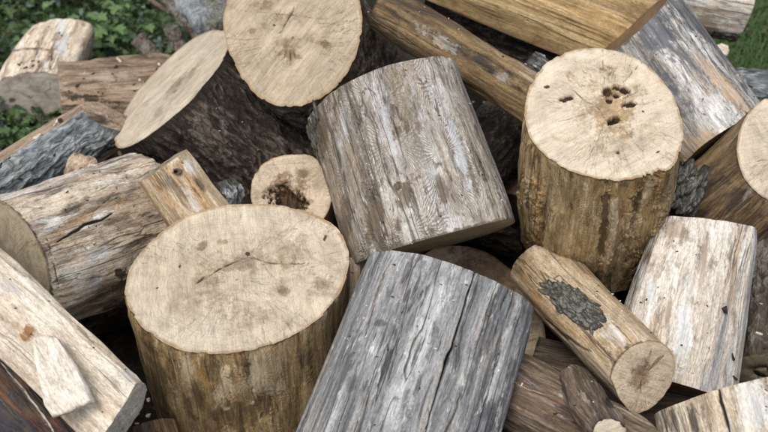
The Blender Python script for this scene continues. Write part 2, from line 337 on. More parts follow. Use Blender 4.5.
def make_log(name, label, A, B, r, mats, outline=None, poly=None, bscale=1., cut='A', seg=260, rows=150, frings=50, disp='smooth', sdisp='split',
             feats=(), sfeats=(), saw=20., cat='log', group=None, bulge=0., nA=None, off=0., bend=(0, 0), nB=None, ref=None, edge_noise=.0018, side_name=None, fdisp=.0015, dmul=1.):
    """A, B: the centres of the two ends in the world. Local z runs from B to A."""
    seg = int(seg * .62); rows = int(rows * .56); frings = max(4, int(frings * .85))
    A = np.array(A, float); B = np.array(B, float); L = np.linalg.norm(A - B); z = (A - B) / L
    rf = TC if ref is None else np.array(ref, float)
    y = rf - z * (rf @ z); y /= np.linalg.norm(y); x = np.cross(y, z)
    Mx = np.stack([x, y, z], 1)
    toL = lambda P: (P - B) @ Mx; toW = lambda P: P @ Mx.T + B
    nAl = np.array((0, 0, 1.)) if nA is None else (lambda v: v / np.linalg.norm(v))(np.array(nA, float) @ Mx)
    nBl = np.array((0, 0, 1.)) if nB is None else (lambda v: v / np.linalg.norm(v))(np.array(nB, float) @ Mx)
    if outline is not None:
        nw = Mx @ nAl
        pts = np.array([toL(hit(px, py, A, nw))[:2] for px, py in outline]); flag = np.zeros(len(pts), bool)
        pts = np.array([p for p in pts])
    else:
        pts, flag = dense(poly or circle(seed=hash_(label))); pts = pts * r
    th = np.arctan2(pts[:, 1], pts[:, 0]); o = np.argsort(th); th = th[o]; rr = np.hypot(*pts.T)[o]; flag = flag[o]
    U = np.linspace(-math.pi, math.pi, 720, endpoint=False)
    thp = np.concatenate([th - 2 * np.pi, th, th + 2 * np.pi]); rp = np.tile(rr, 3); fp = np.tile(flag, 3)
    rad = np.interp(U, thp, rp)
    if outline is not None or poly is None:
        ff = np.fft.rfft(rad); k = np.arange(len(ff)); ff *= np.exp(-(k / 26.) ** 2); rad = np.fft.irfft(ff, 720)
    s_ = np.linspace(-math.pi, math.pi, seg, endpoint=False); T = math.pi / 2 + s_ - .38 * np.sin(s_)     # closer columns on the side y points to
    rad = np.interp(T, np.concatenate([U - 2 * np.pi, U, U + 2 * np.pi]), np.tile(rad, 3))
    isS = fp[np.clip(np.searchsorted(thp, T + np.pi / seg) - 1, 0, len(fp) - 1)]
    if isS.any(): rad = rad
    meanr = rad.mean()
    sd_ = hash_(label) % 97 * 1.37
    def surf(Ti, t, extra=0., dk=None, noise=True):
        """Ti: column angle array, t: 0 at B .. 1 at A; returns local points"""
        rd = np.interp(Ti, np.concatenate([T - 2 * np.pi, T, T + 2 * np.pi]), np.tile(rad, 3))
        ds = bscale + (1 - bscale) * t + bulge * np.sin(np.pi * t)
        cx, cy = np.cos(Ti), np.sin(Ti)
        bx = bend[0] * np.sin(np.pi * t); by = bend[1] * np.sin(np.pi * t)
        X = cx * rd * ds; Y = cy * rd * ds
        zA = L - (nAl[0] * X + nAl[1] * Y) / nAl[2]; zB = -(nBl[0] * X + nBl[1] * Y) / nBl[2]
        Z = zB + (zA - zB) * t
        P = np.stack([X, Y, Z], -1)
        q = P + sd_
        D = dk(q) * dmul if dk else 0
        if dk: D = D * (.3 + .7 * sstep(np.minimum(t, 1 - t) * L, .0, .03))
        if noise: D = D + (edge_noise * .5 * fbm(q * (70, 70, 30), 3) - .0028 * sstep(fbm(q * (24, 24, 8) + 3.3, 4, .7), .35, .75)) * (sstep(t, .97, 1) + sstep(-t, -.03, 0))
        D = D + extra
        P = P + np.stack([cx * D, cy * D, 0 * D], -1) + np.stack([bx, by, 0 * bx], -1)
        return P, D
    tt = np.linspace(0, 1, rows); TT, tg = np.meshgrid(T, tt)
    TT = TT.ravel(); tg = tg.ravel()
    dkb = DISP[disp]; dks = DISP[sdisp]
    P, D = surf(TT, tg, dk=dkb)
    if isS.any():
        Ps, Ds = surf(TT, tg, dk=dks); sm = np.tile(isS | np.roll(isS, 1), rows); P[sm] = Ps[sm]; D[sm] = Ds[sm]
    radial = np.stack([np.cos(TT), np.sin(TT), 0 * TT], -1)
    Pw = toW(P); view = CO - Pw; view /= np.linalg.norm(view, axis=1)[:, None]
    facing = sstep(((radial @ Mx.T) * view).sum(1), -.25, 0.)
    Mf, Dd = blend_feats(Pw, feats, facing) if feats else (np.zeros((len(P), 3)), np.zeros(len(P)))
    P = P + radial * Dd[:, None]
    UVs = np.stack([TT * meanr, P[:, 2]], -1)
    p5, p95 = np.percentile(D, (4, 97)); hg = np.clip((D - p5) / (p95 - p5 + 1e-9), 0, 1)
    root = bpy.data.objects.new(name, None); link(root); root.empty_display_size = .05
    M4 = Matrix.Identity(4)
    for i in range(3):
        for j in range(3): M4[i][j] = Mx[i, j]
        M4[i][3] = B[i]
    root.matrix_world = M4
    tag(root, label, cat, group)
    F = quads(seg, rows, True); colid = np.tile(np.arange(seg), rows - 1)
    if ('A' in cut or 'B' in cut) and not isS.any() and disp[:4] != 'bark':
        ed = np.minimum(1 - tg, 1.) * L if 'A' in cut else tg * L
        bn = 1 - sstep(ed + .004 * fbm(P * 60 + 1.7, 3), .0015, .006); Mf[:, 1] = np.maximum(Mf[:, 1], bn * .75)
    at_ = {'feat': Mf, 'hgt': hg}
    def sub(sel, nm, mat):
        Fs = F[sel]; used = np.unique(Fs); mp = np.zeros(len(P), np.int64); mp[used] = np.arange(len(used))
        return mesh(nm, P[used], mp[Fs], mat, root, attrs={'feat': Mf[used], 'hgt': hg[used]}, uv=UVs[used])
    sn = side_name or ('bark' if disp[:4] == 'bark' else 'log_side')
    if isS.any():
        s_ = isS[colid]; sub(~s_, sn, mats[0]); sub(s_, 'split_face', mats[2])
    else:
        mesh(sn, P, F, mats[0], root, attrs=at_, uv=UVs)
    # end faces
    for end in ('A', 'B'):
        hi = end in cut; fr = frings if hi else 4
        e = P.reshape(rows, seg, 3)[-1 if end == 'A' else 0]
        cen = np.array((0, 0, L if end == 'A' else 0.)); 
        if end == 'A' or True: cen = cen
        rho = np.linspace(0, 1, fr + 1)[1:]; rho = 1 - (1 - rho) ** 1.15
        V = cen + (e - cen)[None] * rho[:, None, None]; V = V.reshape(-1, 3); rh = np.repeat(rho, seg)
        V = np.concatenate([cen[None], V]); rh = np.concatenate([[0.], rh])
        up = nAl if end == 'A' else -nBl
        d = (fdisp * fbm((V + sd_) * 9, 3) + .0012 * (1 - rh ** 8) + .0005 * fbm((V + sd_) * 60, 3)) * (rh < .9999)
        Vw = toW(V); fm_ = np.zeros((len(V), 3))
        if hi and sfeats:
            fm_, dd = blend_feats(Vw, sfeats); d = d + dd * (rh < .9999)
        V = V + up * d[:, None]
        xs = np.array((1., 0, 0)); 
        nw = Mx @ (nAl if end == 'A' else nBl); cw = A if end == 'A' else B
        pc = proj(cw[None])[0]
        h2 = toL(hit(pc[0] + 10 * math.cos(R(saw)), pc[1] - 10 * math.sin(R(saw)), cw, nw)) - toL(cw); ang = math.atan2(h2[1], h2[0])
        uu = V[:, 0] * math.cos(ang) + V[:, 1] * math.sin(ang); vv = -V[:, 0] * math.sin(ang) + V[:, 1] * math.cos(ang)
        F1 = quads(seg, fr, True) + 1
        a = np.arange(seg); tri = np.stack([np.zeros(seg, int), a + 1, (a + 1) % seg + 1, (a + 1) % seg + 1], -1)
        # the innermost fan as thin quads: a doubled corner is dropped by validate, so the fan is a triangle list of its own
        allq = F1 if end == 'A' else F1[:, ::-1]
        tr = tri[:, :3] if end == 'A' else tri[:, [0, 2, 1]]
        Tq = np.concatenate([allq[:, [0, 1, 2]], allq[:, [0, 2, 3]], tr])
        mesh('cut_face', V, Tq, mats[1], root, attrs={'feat': fm_, 'rho': rh, 'rd': rh * meanr}, uv=np.stack([uu, vv], -1))
    def bark_patch(pxblob, mat, thick=.012, trange=None, zr=(0, 1), n=(140, 140), label=None, thr=.25, nm='bark_patch'):
        ta, tb = trange or (0, math.pi)
        t1 = np.linspace(ta, tb, n[0]); z1 = np.linspace(zr[0], zr[1], n[1]); a_, b_ = np.meshgrid(t1, z1); a_ = a_.ravel(); b_ = b_.ravel()
        P0, D0 = surf(a_, b_, dk=dkb); W0 = toW(P0)
        m, _ = blend_feats(W0, [(0, 'blob', pxblob, 1, 0)]); m = m[:, 0]
        q = P0 + sd_
        hh = thick * sstep(m, thr - .1, thr + .12) * (.55 + .6 * ridge(q * (60, 60, 10), 3)) + .0028 * ridge(q * (75, 75, 12), 3) * sstep(m, thr - .05, thr + .1) - .003 * (m < thr - .05)
        P1 = P0 + np.stack([np.cos(a_), np.sin(a_), 0 * a_], -1) * hh[:, None]
        Fq = quads(n[0], n[1], False); keep = (m[Fq] > thr - .14).any(1)
        Fq = Fq[keep]
        if len(Fq) == 0: return
        used = np.unique(Fq); mp = np.zeros(len(P1), np.int64); mp[used] = np.arange(len(used))
        o = mesh(nm, P1[used], mp[Fq], mat, root, attrs={'feat': np.zeros((len(used), 3)), 'hgt': np.clip((hh[used] / thick - .45) * 1.1, 0, 1)})
        if label: o['label'] = label
        return o
    def flakes(pxblob, mat, n=90, size=.006, trange=(0, math.pi), zr=(0, 1), label=None, nm='bark_patch', aspect=2.6, thick=.003, seed=1):
        r_ = random.Random(seed); cx, cy, rx, ry, an = pxblob or (0, 0, 1e5, 1e5, 0); Vs, Hs, Fs = [], [], []; k = 0; tries = 0
        tis = np.array([r_.uniform(*trange) for _ in range(3000)]); zis = np.array([r_.uniform(*zr) for _ in range(3000)]); pp, _ = surf(tis, zis, dk=dkb); qq = proj(toW(pp))
        c_, s_ = math.cos(R(an)), math.sin(R(an)); m = 9
        while len(Vs) < n and tries < 3000:
            ti = tis[tries]; p = pp[tries:tries + 1]; q = qq[tries]; tries += 1
            e = math.hypot(((q[0] - cx) * c_ + (q[1] - cy) * s_) / rx, (-(q[0] - cx) * s_ + (q[1] - cy) * c_) / ry)
            if e > 1 or r_.random() < e * e * .55: continue
            nx = np.array((math.cos(ti), math.sin(ti), 0.)); tx = np.array((-math.sin(ti), math.cos(ti), 0.)); tz = np.array((0, 0, 1.)); a = r_.gauss(0, .22)
            u = tx * math.cos(a) + tz * math.sin(a); v = -tx * math.sin(a) + tz * math.cos(a); nn = nx + tx * r_.gauss(0, .18) + tz * r_.gauss(0, .1)
            w_ = size * r_.uniform(.5, 1.2); l_ = w_ * aspect * r_.uniform(.6, 1.4); h_ = thick * r_.uniform(.5, 1.7) * (1.25 - .6 * e)
            rr_ = [r_.uniform(.7, 1.15) for _ in range(m)]; V = []; H = []
            for lv, (sc_, hh) in enumerate(((1.05, -.6), (1.0, .55), (.78, .95), (.38, 1.05), (0.02, .95))):
                for j in range(m):
                    tt_ = 2 * math.pi * j / m; V.append(p[0] + u * math.cos(tt_) * w_ * rr_[j] * sc_ + v * math.sin(tt_) * l_ * rr_[j] * sc_ + nn * h_ * (hh + r_.uniform(-.12, .12))); H.append((0, .4, .75, 1, .9)[lv] * r_.uniform(.6, 1))
            Vs.append(np.array(V)); Hs += H; Fs.append(quads(m, 5, True) + k); k += len(V)
        o = mesh(nm, np.concatenate(Vs), np.concatenate(Fs), mat, root, attrs={'feat': np.zeros((k, 3)), 'hgt': np.array(Hs)})
        if label: o['label'] = label
        return o
    root_info = dict(flakes=flakes, root=root, surf=surf, toW=toW, toL=toL, bark_patch=bark_patch, L=L)
    return root_info
def hash_(s):
    h = 7
    for ch in s: h = (h * 31 + ord(ch)) % 100003
    return h

# ------------------------------------------------------------ materials
M = {}
cream_a, cream_b = (.62, .50, .37), (.46, .34, .225)
M['face_main'] = face_mat('sawn_end_main', (.65, .575, .455), (.50, .415, .30), (.19, .17, .145), saw=.5, grime=.45, gcol=(.24, .19, .145), blue=(.36, .31, .26))
M['face_pale'] = face_mat('sawn_end_pale', (.68, .60, .48), (.55, .465, .35), (.215, .175, .125), saw=.4, grime=.3, gcol=(.34, .26, .18), ring=.2)
M['face_tan'] = face_mat('sawn_end_tan', (.50, .42, .305), (.38, .305, .21), (.19, .16, .13), saw=.65, grime=.35, gcol=(.20, .16, .12), blue=(.36, .31, .26), ring=.35)
M['face_gold'] = face_mat('sawn_end_golden', (.45, .375, .265), (.32, .255, .17), (.19, .155, .115), saw=.6, grime=.4, gcol=(.17, .13, .09), ring=.25)
M['face_small'] = face_mat('sawn_end_small', (.60, .50, .37), (.48, .385, .275), (.175, .15, .13), saw=.6, grime=.3, ring=.25)
M['face_grey'] = face_mat('sawn_end_grey', (.56, .51, .45), (.44, .39, .33), (.08, .06, .05), saw=.4, grime=.6, gcol=(.12, .11, .10), ring=.3, rimc=(.35, .26, .17))
M['face_dull'] = face_mat('sawn_end_dull', (.40, .345, .245), (.31, .26, .175), (.07, .05, .03), saw=.4, grime=.5, gcol=(.09, .075, .055), ring=.3, rimc=(.16, .11, .06))
M['face_brown'] = face_mat('sawn_end_brown', (.22, .14, .075), (.15, .095, .05), (.06, .04, .02), saw=.5, grime=.5, gcol=(.06, .045, .03), ring=.4, rimc=(.35, .2, .1))
M['side_ochre'] = side_mat('stripped_ochre', [(.07, .044, .020), (.21, .138, .062), (.38, .265, .125), (.52, .39, .205), (.64, .53, .35)],
    [((.12, .078, .038), 12, .35, .575, .07, .6), ((.56, .44, .26), 24, .22, .57, .06, .6), ((.40, .22, .08), 11, .3, .59, .05, .7), ((.09, .058, .03), 55, .3, .61, .035, .7), ((.64, .54, .36), 60, .2, .60, .03, .6)], A=(.11, .072, .036), B=(.64, .53, .36), broad=14, bz=.14, gallery=.3)
M['side_grey'] = side_mat('weathered_grey', [(.055, .057, .060), (.135, .142, .15), (.24, .25, .26), (.335, .345, .352), (.47, .48, .485)],
    [((.05, .058, .07), 10, .04, .54, .05, .85), ((.42, .435, .44), 9, .03, .57, .06, .5), ((.34, .295, .235), 8, .10, .58, .06, .6), ((.60, .61, .60), 55, .3, .60, .03, .6), ((.05, .05, .055), 60, .10, .59, .03, .8)], A=(.10, .10, .10), B=(.52, .525, .52), broad=17, bz=.05, wgt=(.40, .36, .24), spread=(.36, .64), checks=.7, bump=.8, speck=.3)
M['side_beetle'] = side_mat('beetle_marked_grey', [(.15, .125, .10), (.29, .255, .21), (.39, .36, .315), (.47, .45, .415), (.57, .56, .54)],
    [((.26, .195, .125), 11, .18, .545, .07, .65), ((.07, .055, .042), 13, .16, .57, .045, .85), ((.50, .53, .56), 8, .12, .55, .06, .55), ((.34, .25, .17), 22, .3, .645, .03, .4), ((.10, .075, .055), 46, .3, .575, .03, .85), ((.62, .61, .59), 60, .2, .60, .03, .6)],
    A=(.13, .095, .065), B=(.52, .54, .56), gallery=.8, broad=16, bz=.12)
M['side_white'] = side_mat('bleached_white', [(.28, .23, .17), (.46, .40, .33), (.60, .555, .49), (.67, .645, .595), (.73, .715, .69)],
    [((.36, .27, .19), 13, .05, .57, .04, .8), ((.26, .28, .31), 9, .07, .585, .05, .75), ((.12, .095, .075), 30, .10, .62, .04, .8), ((.26, .21, .16), 60, .3, .61, .03, .7)], A=(.28, .22, .165), B=(.72, .73, .73), broad=18, bz=.05, gallery=0.)
M['side_barkless'] = side_mat('pale_streaked', [(.19, .14, .09), (.40, .32, .23), (.59, .50, .385), (.70, .62, .50), (.77, .72, .63)],
    [((.17, .13, .10), 13, .16, .585, .05, .8), ((.34, .22, .12), 18, .25, .60, .05, .6), ((.55, .56, .57), 9, .1, .58, .05, .5), ((.05, .045, .04), 24, .12, .63, .03, .9), ((.20, .145, .10), 55, .35, .60, .03, .7), ((.76, .74, .70), 40, .2, .60, .04, .6)], A=(.06, .05, .045), B=(.6, .6, .58), broad=14, bz=.16)
M['side_bluewhite'] = side_mat('blue_white_streaked', [(.06, .055, .05), (.20, .19, .18), (.40, .39, .37), (.58, .585, .585), (.76, .77, .77)],
    [((.30, .215, .14), 9, .14, .55, .06, .8), ((.10, .105, .115), 14, .3, .545, .05, .85), ((.70, .72, .73), 10, .10, .57, .04, .85), ((.10, .10, .105), 50, .3, .585, .03, .85)], A=(.10, .105, .115), B=(.46, .34, .235), broad=18, bz=.12, speck=.4)
M['side_brown'] = side_mat('smooth_brown', [(.03, .02, .012), (.10, .065, .035), (.20, .135, .07), (.30, .21, .11), (.38, .29, .18)],
    [((.04, .032, .025), 8, .2, .53, .08, .8), ((.38, .34, .29), 16, .2, .62, .05, .5)], A=(.03, .025, .02), B=(.40, .35, .28), broad=16, bz=.1)
M['side_stub'] = side_mat('pale_stub', [(.12, .08, .045), (.30, .215, .125), (.46, .355, .23), (.58, .49, .37), (.72, .67, .60)],
    [((.34, .20, .08), 10, .2, .56, .06, .7), ((.10, .07, .055), 18, .2, .61, .04, .8)], A=(.07, .05, .04), B=(.72, .68, .62), broad=18, bz=.15)
M['side_shade'] = side_mat('shaded_brown', [(.03, .02, .012), (.09, .06, .03), (.17, .115, .055), (.25, .175, .09), (.32, .25, .16)],  # darker copy of the smooth brown, the slender log's shade put into its colour
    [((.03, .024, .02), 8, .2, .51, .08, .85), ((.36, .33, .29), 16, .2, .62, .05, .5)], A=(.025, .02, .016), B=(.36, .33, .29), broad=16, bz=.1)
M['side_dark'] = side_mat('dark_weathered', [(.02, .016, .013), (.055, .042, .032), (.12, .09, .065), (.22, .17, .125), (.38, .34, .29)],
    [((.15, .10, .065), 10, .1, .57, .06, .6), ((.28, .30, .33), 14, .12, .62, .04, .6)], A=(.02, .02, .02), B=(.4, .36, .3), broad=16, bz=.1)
M['split_white'] = side_mat('fresh_white_split', [(.40, .34, .27), (.56, .50, .42), (.66, .61, .54), (.74, .70, .64), (.80, .77, .72)], [((.50, .40, .28), 9, .1, .60, .05, .5)], broad=14, bz=.05, checks=.2, speck=.05)
M['side_burnt'] = side_mat('blue_black_rusty', [(.008, .008, .010), (.02, .02, .028), (.045, .038, .036), (.11, .075, .052), (.26, .20, .15)],
    [((.13, .055, .025), 14, .5, .53, .06, .9), ((.014, .02, .036), 9, .15, .58, .06, .8), ((.50, .44, .37), 20, .4, .665, .02, .9)], A=(.014, .022, .042), B=(.5, .44, .36), broad=18, bz=.12)
M['split_tan'] = side_mat('split_tan', [(.10, .065, .028), (.25, .165, .075), (.38, .265, .125), (.48, .355, .185), (.58, .47, .29)],
    [((.14, .095, .05), 11, .06, .57, .05, .7), ((.06, .045, .03), 26, .05, .625, .025, .7)], A=(.12, .08, .045), B=(.5, .42, .3), broad=16, bz=.05)
M['split_pale'] = side_mat('split_pale', [(.27, .22, .17), (.46, .40, .32), (.61, .55, .46), (.70, .65, .57), (.76, .73, .68)],
    [((.38, .27, .17), 9, .1, .60, .06, .5), ((.52, .50, .47), 7, .15, .58, .06, .5)], A=(.28, .13, .04), B=(.42, .40, .38), broad=14, bz=.06, checks=.4, speck=.12)
M['split_brown'] = side_mat('split_brown', [(.06, .045, .034), (.18, .13, .09), (.32, .245, .175), (.44, .36, .27), (.54, .47, .38)],
    [((.05, .035, .025), 12, .1, .56, .05, .8)], A=(.05, .035, .02), B=(.45, .38, .3), broad=14, bz=.07)
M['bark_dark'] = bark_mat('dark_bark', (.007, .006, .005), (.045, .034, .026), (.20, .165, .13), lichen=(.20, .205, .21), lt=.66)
M['bark_blue'] = bark_mat('blue_grey_bark', (.03, .034, .036), (.16, .18, .19), (.50, .53, .54), lichen=(.27, .31, .32), lt=.62, moss=(.07, .08, .04), zs=.3)
M['bark_brown'] = bark_mat('grey_brown_bark', (.02, .016, .012), (.10, .08, .062), (.26, .22, .18), lichen=(.25, .25, .24), lt=.60)
M['bark_moss'] = bark_mat('lichen_bark', (.010, .009, .007), (.085, .08, .065), (.34, .34, .30), lichen=(.25, .265, .245), lt=.67, moss=(.07, .075, .035))

M['bark_flake'] = bark_mat('flaking_lichen_bark', (.010, .009, .007), (.085, .08, .065), (.36, .36, .32), lichen=(.27, .30, .27), lt=.65, moss=(.07, .075, .035))
M['bark_lump'] = bark_mat('grey_blue_bark_scraps', (.012, .012, .011), (.12, .125, .12), (.48, .50, .51), lichen=(.3, .33, .31), lt=.66, moss=(.07, .07, .035), zs=.3)
# ------------------------------------------------------------ the logs
def lg(*a, **k): return make_log(*a, **k)
UPW = np.array((0, 0, 1.))
# big upright round, front
A = at(237, 280, 1.92)
L1 = lg('log', 'largest upright log, broad cream sawn top and brown stripped side, left of centre', A, A - np.array((0.0, -.015, .43)), .2,
   (M['side_ochre'], M['face_main']), outline=[(125, 291), (127, 277), (133, 262), (141, 252), (153, 240), (170, 226), (190, 215), (215, 207), (245, 204), (275, 205), (300, 210), (320, 217), (335, 225), (344, 238), (349, 255), (348, 272), (341, 292), (330, 308), (315, 322), (295, 334), (270, 345), (240, 351), (205, 353), (180, 350), (160, 340), (143, 326), (131, 310)],
   bscale=.97, seg=560, rows=240, frings=130, saw=97, disp='smooth', dmul=1.2,
   sfeats=[(0, 'line', [(196, 284), (213, 273), (232, 263), (248, 257)], 1.6, -.003, .9), (0, 'line', [(248, 257), (268, 262), (292, 264), (312, 263)], 1.5, -.003, .8), (0, 'line', [(250, 256), (262, 240), (278, 236)], 1.1, -.002, .5),
           (1, 'blob', (202, 247, 9, 5, -15), 1, 0, .8), (1, 'blob', (222, 242, 6, 3, 0), 1, 0, .6), (1, 'blob', (282, 290, 9, 7, 30), 1, 0, .75), (1, 'blob', (240, 264, 40, 14, -12), 1, 0, .55), (1, 'blob', (290, 256, 28, 20, 60), 1, 0, .5), (1, 'blob', (226, 303, 44, 18, 10), 1, 0, .42), (1, 'blob', (205, 280, 16, 10, 10), 1, 0, .45), (1, 'blob', (258, 320, 30, 10, -20), 1, 0, .35), (1, 'blob', (180, 300, 22, 26, 0), 1, 0, .25), (1, 'blob', (300, 238, 14, 10, 20), 1, 0, .3), (0, 'line', [(205, 276), (196, 284)], 2.2, -.002, .8), (0, 'line', [(262, 262), (272, 276), (284, 283)], 1., -.001, .6),
           (1, 'blob', (320, 287, 16, 9, -40), 1, 0, .55), (0, 'line', [(243, 204), (242, 222), (247, 240)], .9, -.002, .5), (0, 'line', [(262, 322), (265, 335), (263, 348)], 1.0, -.002, .5),
           (2, 'blob', (180, 267, 1.3, 1.3, 0), 1, -.002), (2, 'blob', (157, 287, 1.2, 1.2, 0), 1, -.002), (2, 'blob', (248, 254, 3, 2, 0), 1, -.002, .9), (2, 'blob', (325, 238, 2, 4, 20), 1, 0, .6), (0, 'line', [(288, 240), (297, 258), (290, 275)], 1., -.001, .4)],
   feats=[(1, 'blob', (155, 385, 22, 50, -10), 1, 0, .75), (1, 'blob', (235, 415, 30, 16, 0), 1, 0, .7), (2, 'blob', (262, 368, 26, 30, 25), 1, 0, .55), (2, 'blob', (225, 385, 14, 22, 0), 1, 0, .5), (1, 'blob', (306, 362, 12, 24, 0), 1, 0, .6), (2, 'blob', (185, 370, 8, 22, 0), 1, 0, .45), (1, 'blob', (265, 405, 10, 14, 0), 1, -.002, .8), (1, 'blob', (195, 400, 12, 22, 0), 1, 0, .6), (2, 'blob', (322, 310, 8, 18, 0), 1, 0, .5), (1, 'blob', (228, 372, 4, 5, 0), 1, .005, .9)])
# silver grey log leaning toward the viewer
A = at(451, 285, 1.93)
L2 = lg('log', 'silver grey weathered log with a long dark crack, sloping to the bottom edge', A, A + cdir(-.31, -.86, .30) * .55, .158,
   (M['side_grey'], M['face_dull'], M['side_grey']), poly=[(-1, -.05, 'b'), (-.93, .3, 'b'), (-.72, .56, 'b'), (-.42, .72, 'b'), (-.1, .80, 'b'), (.12, .80, 'b'), (.45, .74, 'b'), (.78, .50, 'b'), (.96, .2, 'b'), (1, -.1, 'b'), (.8, -.6, 'b'), (.3, -.85, 'b'), (-.3, -.85, 'b'), (-.8, -.6, 'b')],
   bscale=1.12, seg=560, rows=330, disp='weather', dmul=.8, cut='',
   feats=[(0, 'line', [(478, 258), (472, 285), (461, 318), (452, 348), (446, 362), (440, 385), (432, 408), (424, 440)], 2.4, -.014), (1, 'blob', (447, 361, 4, 8, 20), 1, 0, .9), (1, 'blob', (381, 323, 8, 4, 0), 1, -.001, .85), (0, 'line', [(516, 275), (505, 300), (496, 330)], 1.2, -.004, .7), (1, 'blob', (352, 385, 5, 14, 15), 1, 0, .55),
          (2, 'blob', (430, 330, 5, 80, 14), 1, 0, .7), (2, 'blob', (505, 360, 10, 60, 16), 1, 0, .6), (1, 'blob', (398, 300, 9, 60, 14), 1, 0, .5), (1, 'blob', (415, 390, 7, 60, 16), 1, 0, .5), (1, 'blob', (480, 340, 5, 70, 17), 1, 0, .6), (1, 'blob', (345, 370, 8, 60, 24), 1, 0, .5), (1, 'blob', (440, 275, 14, 18, 14), 1, 0, .4), (2, 'blob', (428, 262, 7, 25, 8), 1, 0, .6), (0, 'line', [(503, 268), (485, 320), (462, 400)], 1.4, -.003, .5)])
# beetle-marked round in the middle
A = at(387, 96, 2.16)
L3 = lg('log', 'thick grey log patterned with fine beetle grooves, tilted in the middle of the pile', A, at(435, 244, 2.09), .163,
   (M['side_beetle'], M['face_gold']), bscale=1.05, nB=cdir(-.26, .955, -.11), seg=560, rows=300, frings=60, cut='B', disp='smooth', saw=15,
   poly=None, feats=[(1, 'blob', (318, 150, 7, 45, 12), 1, .002, .85), (1, 'blob', (404, 195, 10, 22, 20), 1, .0015, .75), (1, 'blob', (345, 225, 8, 30, 10), 1, 0, .6), (0, 'line', [(432, 130), (445, 165), (466, 205)], 1.1, -.003, .6), (2, 'blob', (455, 140, 7, 50, -18), 1, 0, .7), (2, 'blob', (385, 120, 8, 40, -15), 1, 0, .5), (0, 'line', [(352, 92), (372, 150), (392, 215)], .9, -.002, .45), (1, 'blob', (330, 235, 14, 18, 15), 1, 0, .6), (1, 'blob', (372, 225, 8, 26, 15), 1, -.0015, .7), (1, 'blob', (415, 110, 5, 24, -10), 1, 0, .6), (1, 'blob', (470, 170, 4, 26, -20), 1, 0, .6), (1, 'blob', (442, 190, 6, 20, -12), 1, -.001, .6), (2, 'blob', (345, 130, 8, 34, 5), 1, 0, .4), (1, 'blob', (398, 187, 4, 5, 0), 1, .006, .8)])
# ochre upright at the right, with holes
A = at(604, 118, 1.9)
L4 = lg('log', 'upright log with pale round top marked by a cluster of dark holes, ochre stripped side', A, A + np.array(RT * .086 - UP * .56 - TC * .83) * .40, .14,
   (M['side_ochre'], M['face_pale']), outline=[(568, 52), (583, 48), (598, 48), (614, 51), (628, 55), (645, 64), (658, 75), (668, 87), (675, 100), (681, 113), (683, 127), (683, 140), (680, 152), (673, 167), (655, 175), (633, 179), (613, 181), (590, 177), (568, 170), (552, 161), (540, 150), (530, 135), (525, 120), (525, 104), (528, 90), (535, 76), (548, 62)],
   bscale=.95, bulge=.07, seg=560, rows=240, frings=130, saw=28, disp='knobby',
   sfeats=[(1, 'blob', (611, 104, 30, 34, 10), 1, 0, .85), (0, 'line', [(617, 100), (640, 104), (662, 100)], 1., -.002, .6), (0, 'line', [(606, 120), (596, 145), (588, 160)], 1., -.002, .5), (0, 'line', [(600, 112), (575, 118), (556, 122)], 1.2, -.002, .6), (0, 'line', [(620, 124), (640, 150), (648, 164)], .9, -.002, .5), (2, 'blob', (617, 88, 4, 3, 0), 1, -.015), (2, 'blob', (609, 101, 4, 3, 0), 1, -.015), (1, 'blob', (602, 100, 34, 24, 60), 1, 0, .5), (1, 'blob', (605, 145, 40, 14, 10), 1, 0, .3), (1, 'blob', (650, 130, 14, 20, 0), 1, 0, .25), (1, 'blob', (583, 118, 10, 14, 0), 1, 0, .5), (1, 'blob', (610, 128, 20, 10, 0), 1, 0, .35), (2, 'blob', (608, 92, 7, 6, 0), 1, -.02), (2, 'blob', (625, 90, 7, 4.2, 25), 1, -.02), (2, 'blob', (617, 96, 4, 3, 0), 1, -.02), (2, 'blob', (629, 104, 7.5, 3.8, -10), 1, -.018),
           (2, 'blob', (613, 121, 7.5, 4.4, -35), 1, -.022), (2, 'blob', (566, 99, 8.5, 3.6, -18), 1, -.015), (1, 'blob', (612, 96, 20, 16, 0), 1, 0, 1), (0, 'line', [(569, 88), (585, 100), (600, 110)], 1.5, -.003, .7), (0, 'line', [(646, 59), (632, 72), (618, 86)], 1.5, -.004, .8), (0, 'line', [(602, 48), (603, 66), (605, 84)], 1., -.002, .6), (0, 'line', [(590, 70), (591, 85)], 1.2, -.002, .6), (0, 'line', [(612, 105), (630, 96), (648, 88)], 1.2, -.002, .6), (0, 'line', [(600, 110), (612, 140), (628, 145)], 1., -.001, .4),
           (1, 'blob', (570, 75, 6, 4, 30), 1, 0, .5), (2, 'blob', (547, 87, 3.5, 2, 0), 1, 0, .7), (2, 'blob', (617, 153, 2.2, 1.4, 0), 1, 0, .7), (2, 'blob', (658, 153, 3.5, 1.2, -20), 1, 0, .6), (1, 'blob', (560, 140, 14, 3, 20), 1, 0, .35), (2, 'blob', (643, 112, 2, 1.5, 0), 1, 0, .5)],
   feats=[(None, 'line', [(617, 186), (612, 230), (604, 284)], 8, .009), (None, 'blob', (648, 225, 20, 50, 12), 1, -.008), (None, 'blob', (528, 215, 14, 30, 0), 1, .006), (2, 'blob', (612, 225, 4, 42, 8), 1, .003, .8), (2, 'blob', (650, 195, 5, 20, 15), 1, 0, .6), (1, 'blob', (605, 225, 5, 45, 6), 1, -.004, .9), (1, 'blob', (638, 205, 7, 14, 25), 1, -.004, .9), (1, 'blob', (575, 270, 34, 16, 10), 1, 0, .7), (0, 'line', [(524, 160), (519, 185), (515, 215)], 1.6, -.004, .8)])
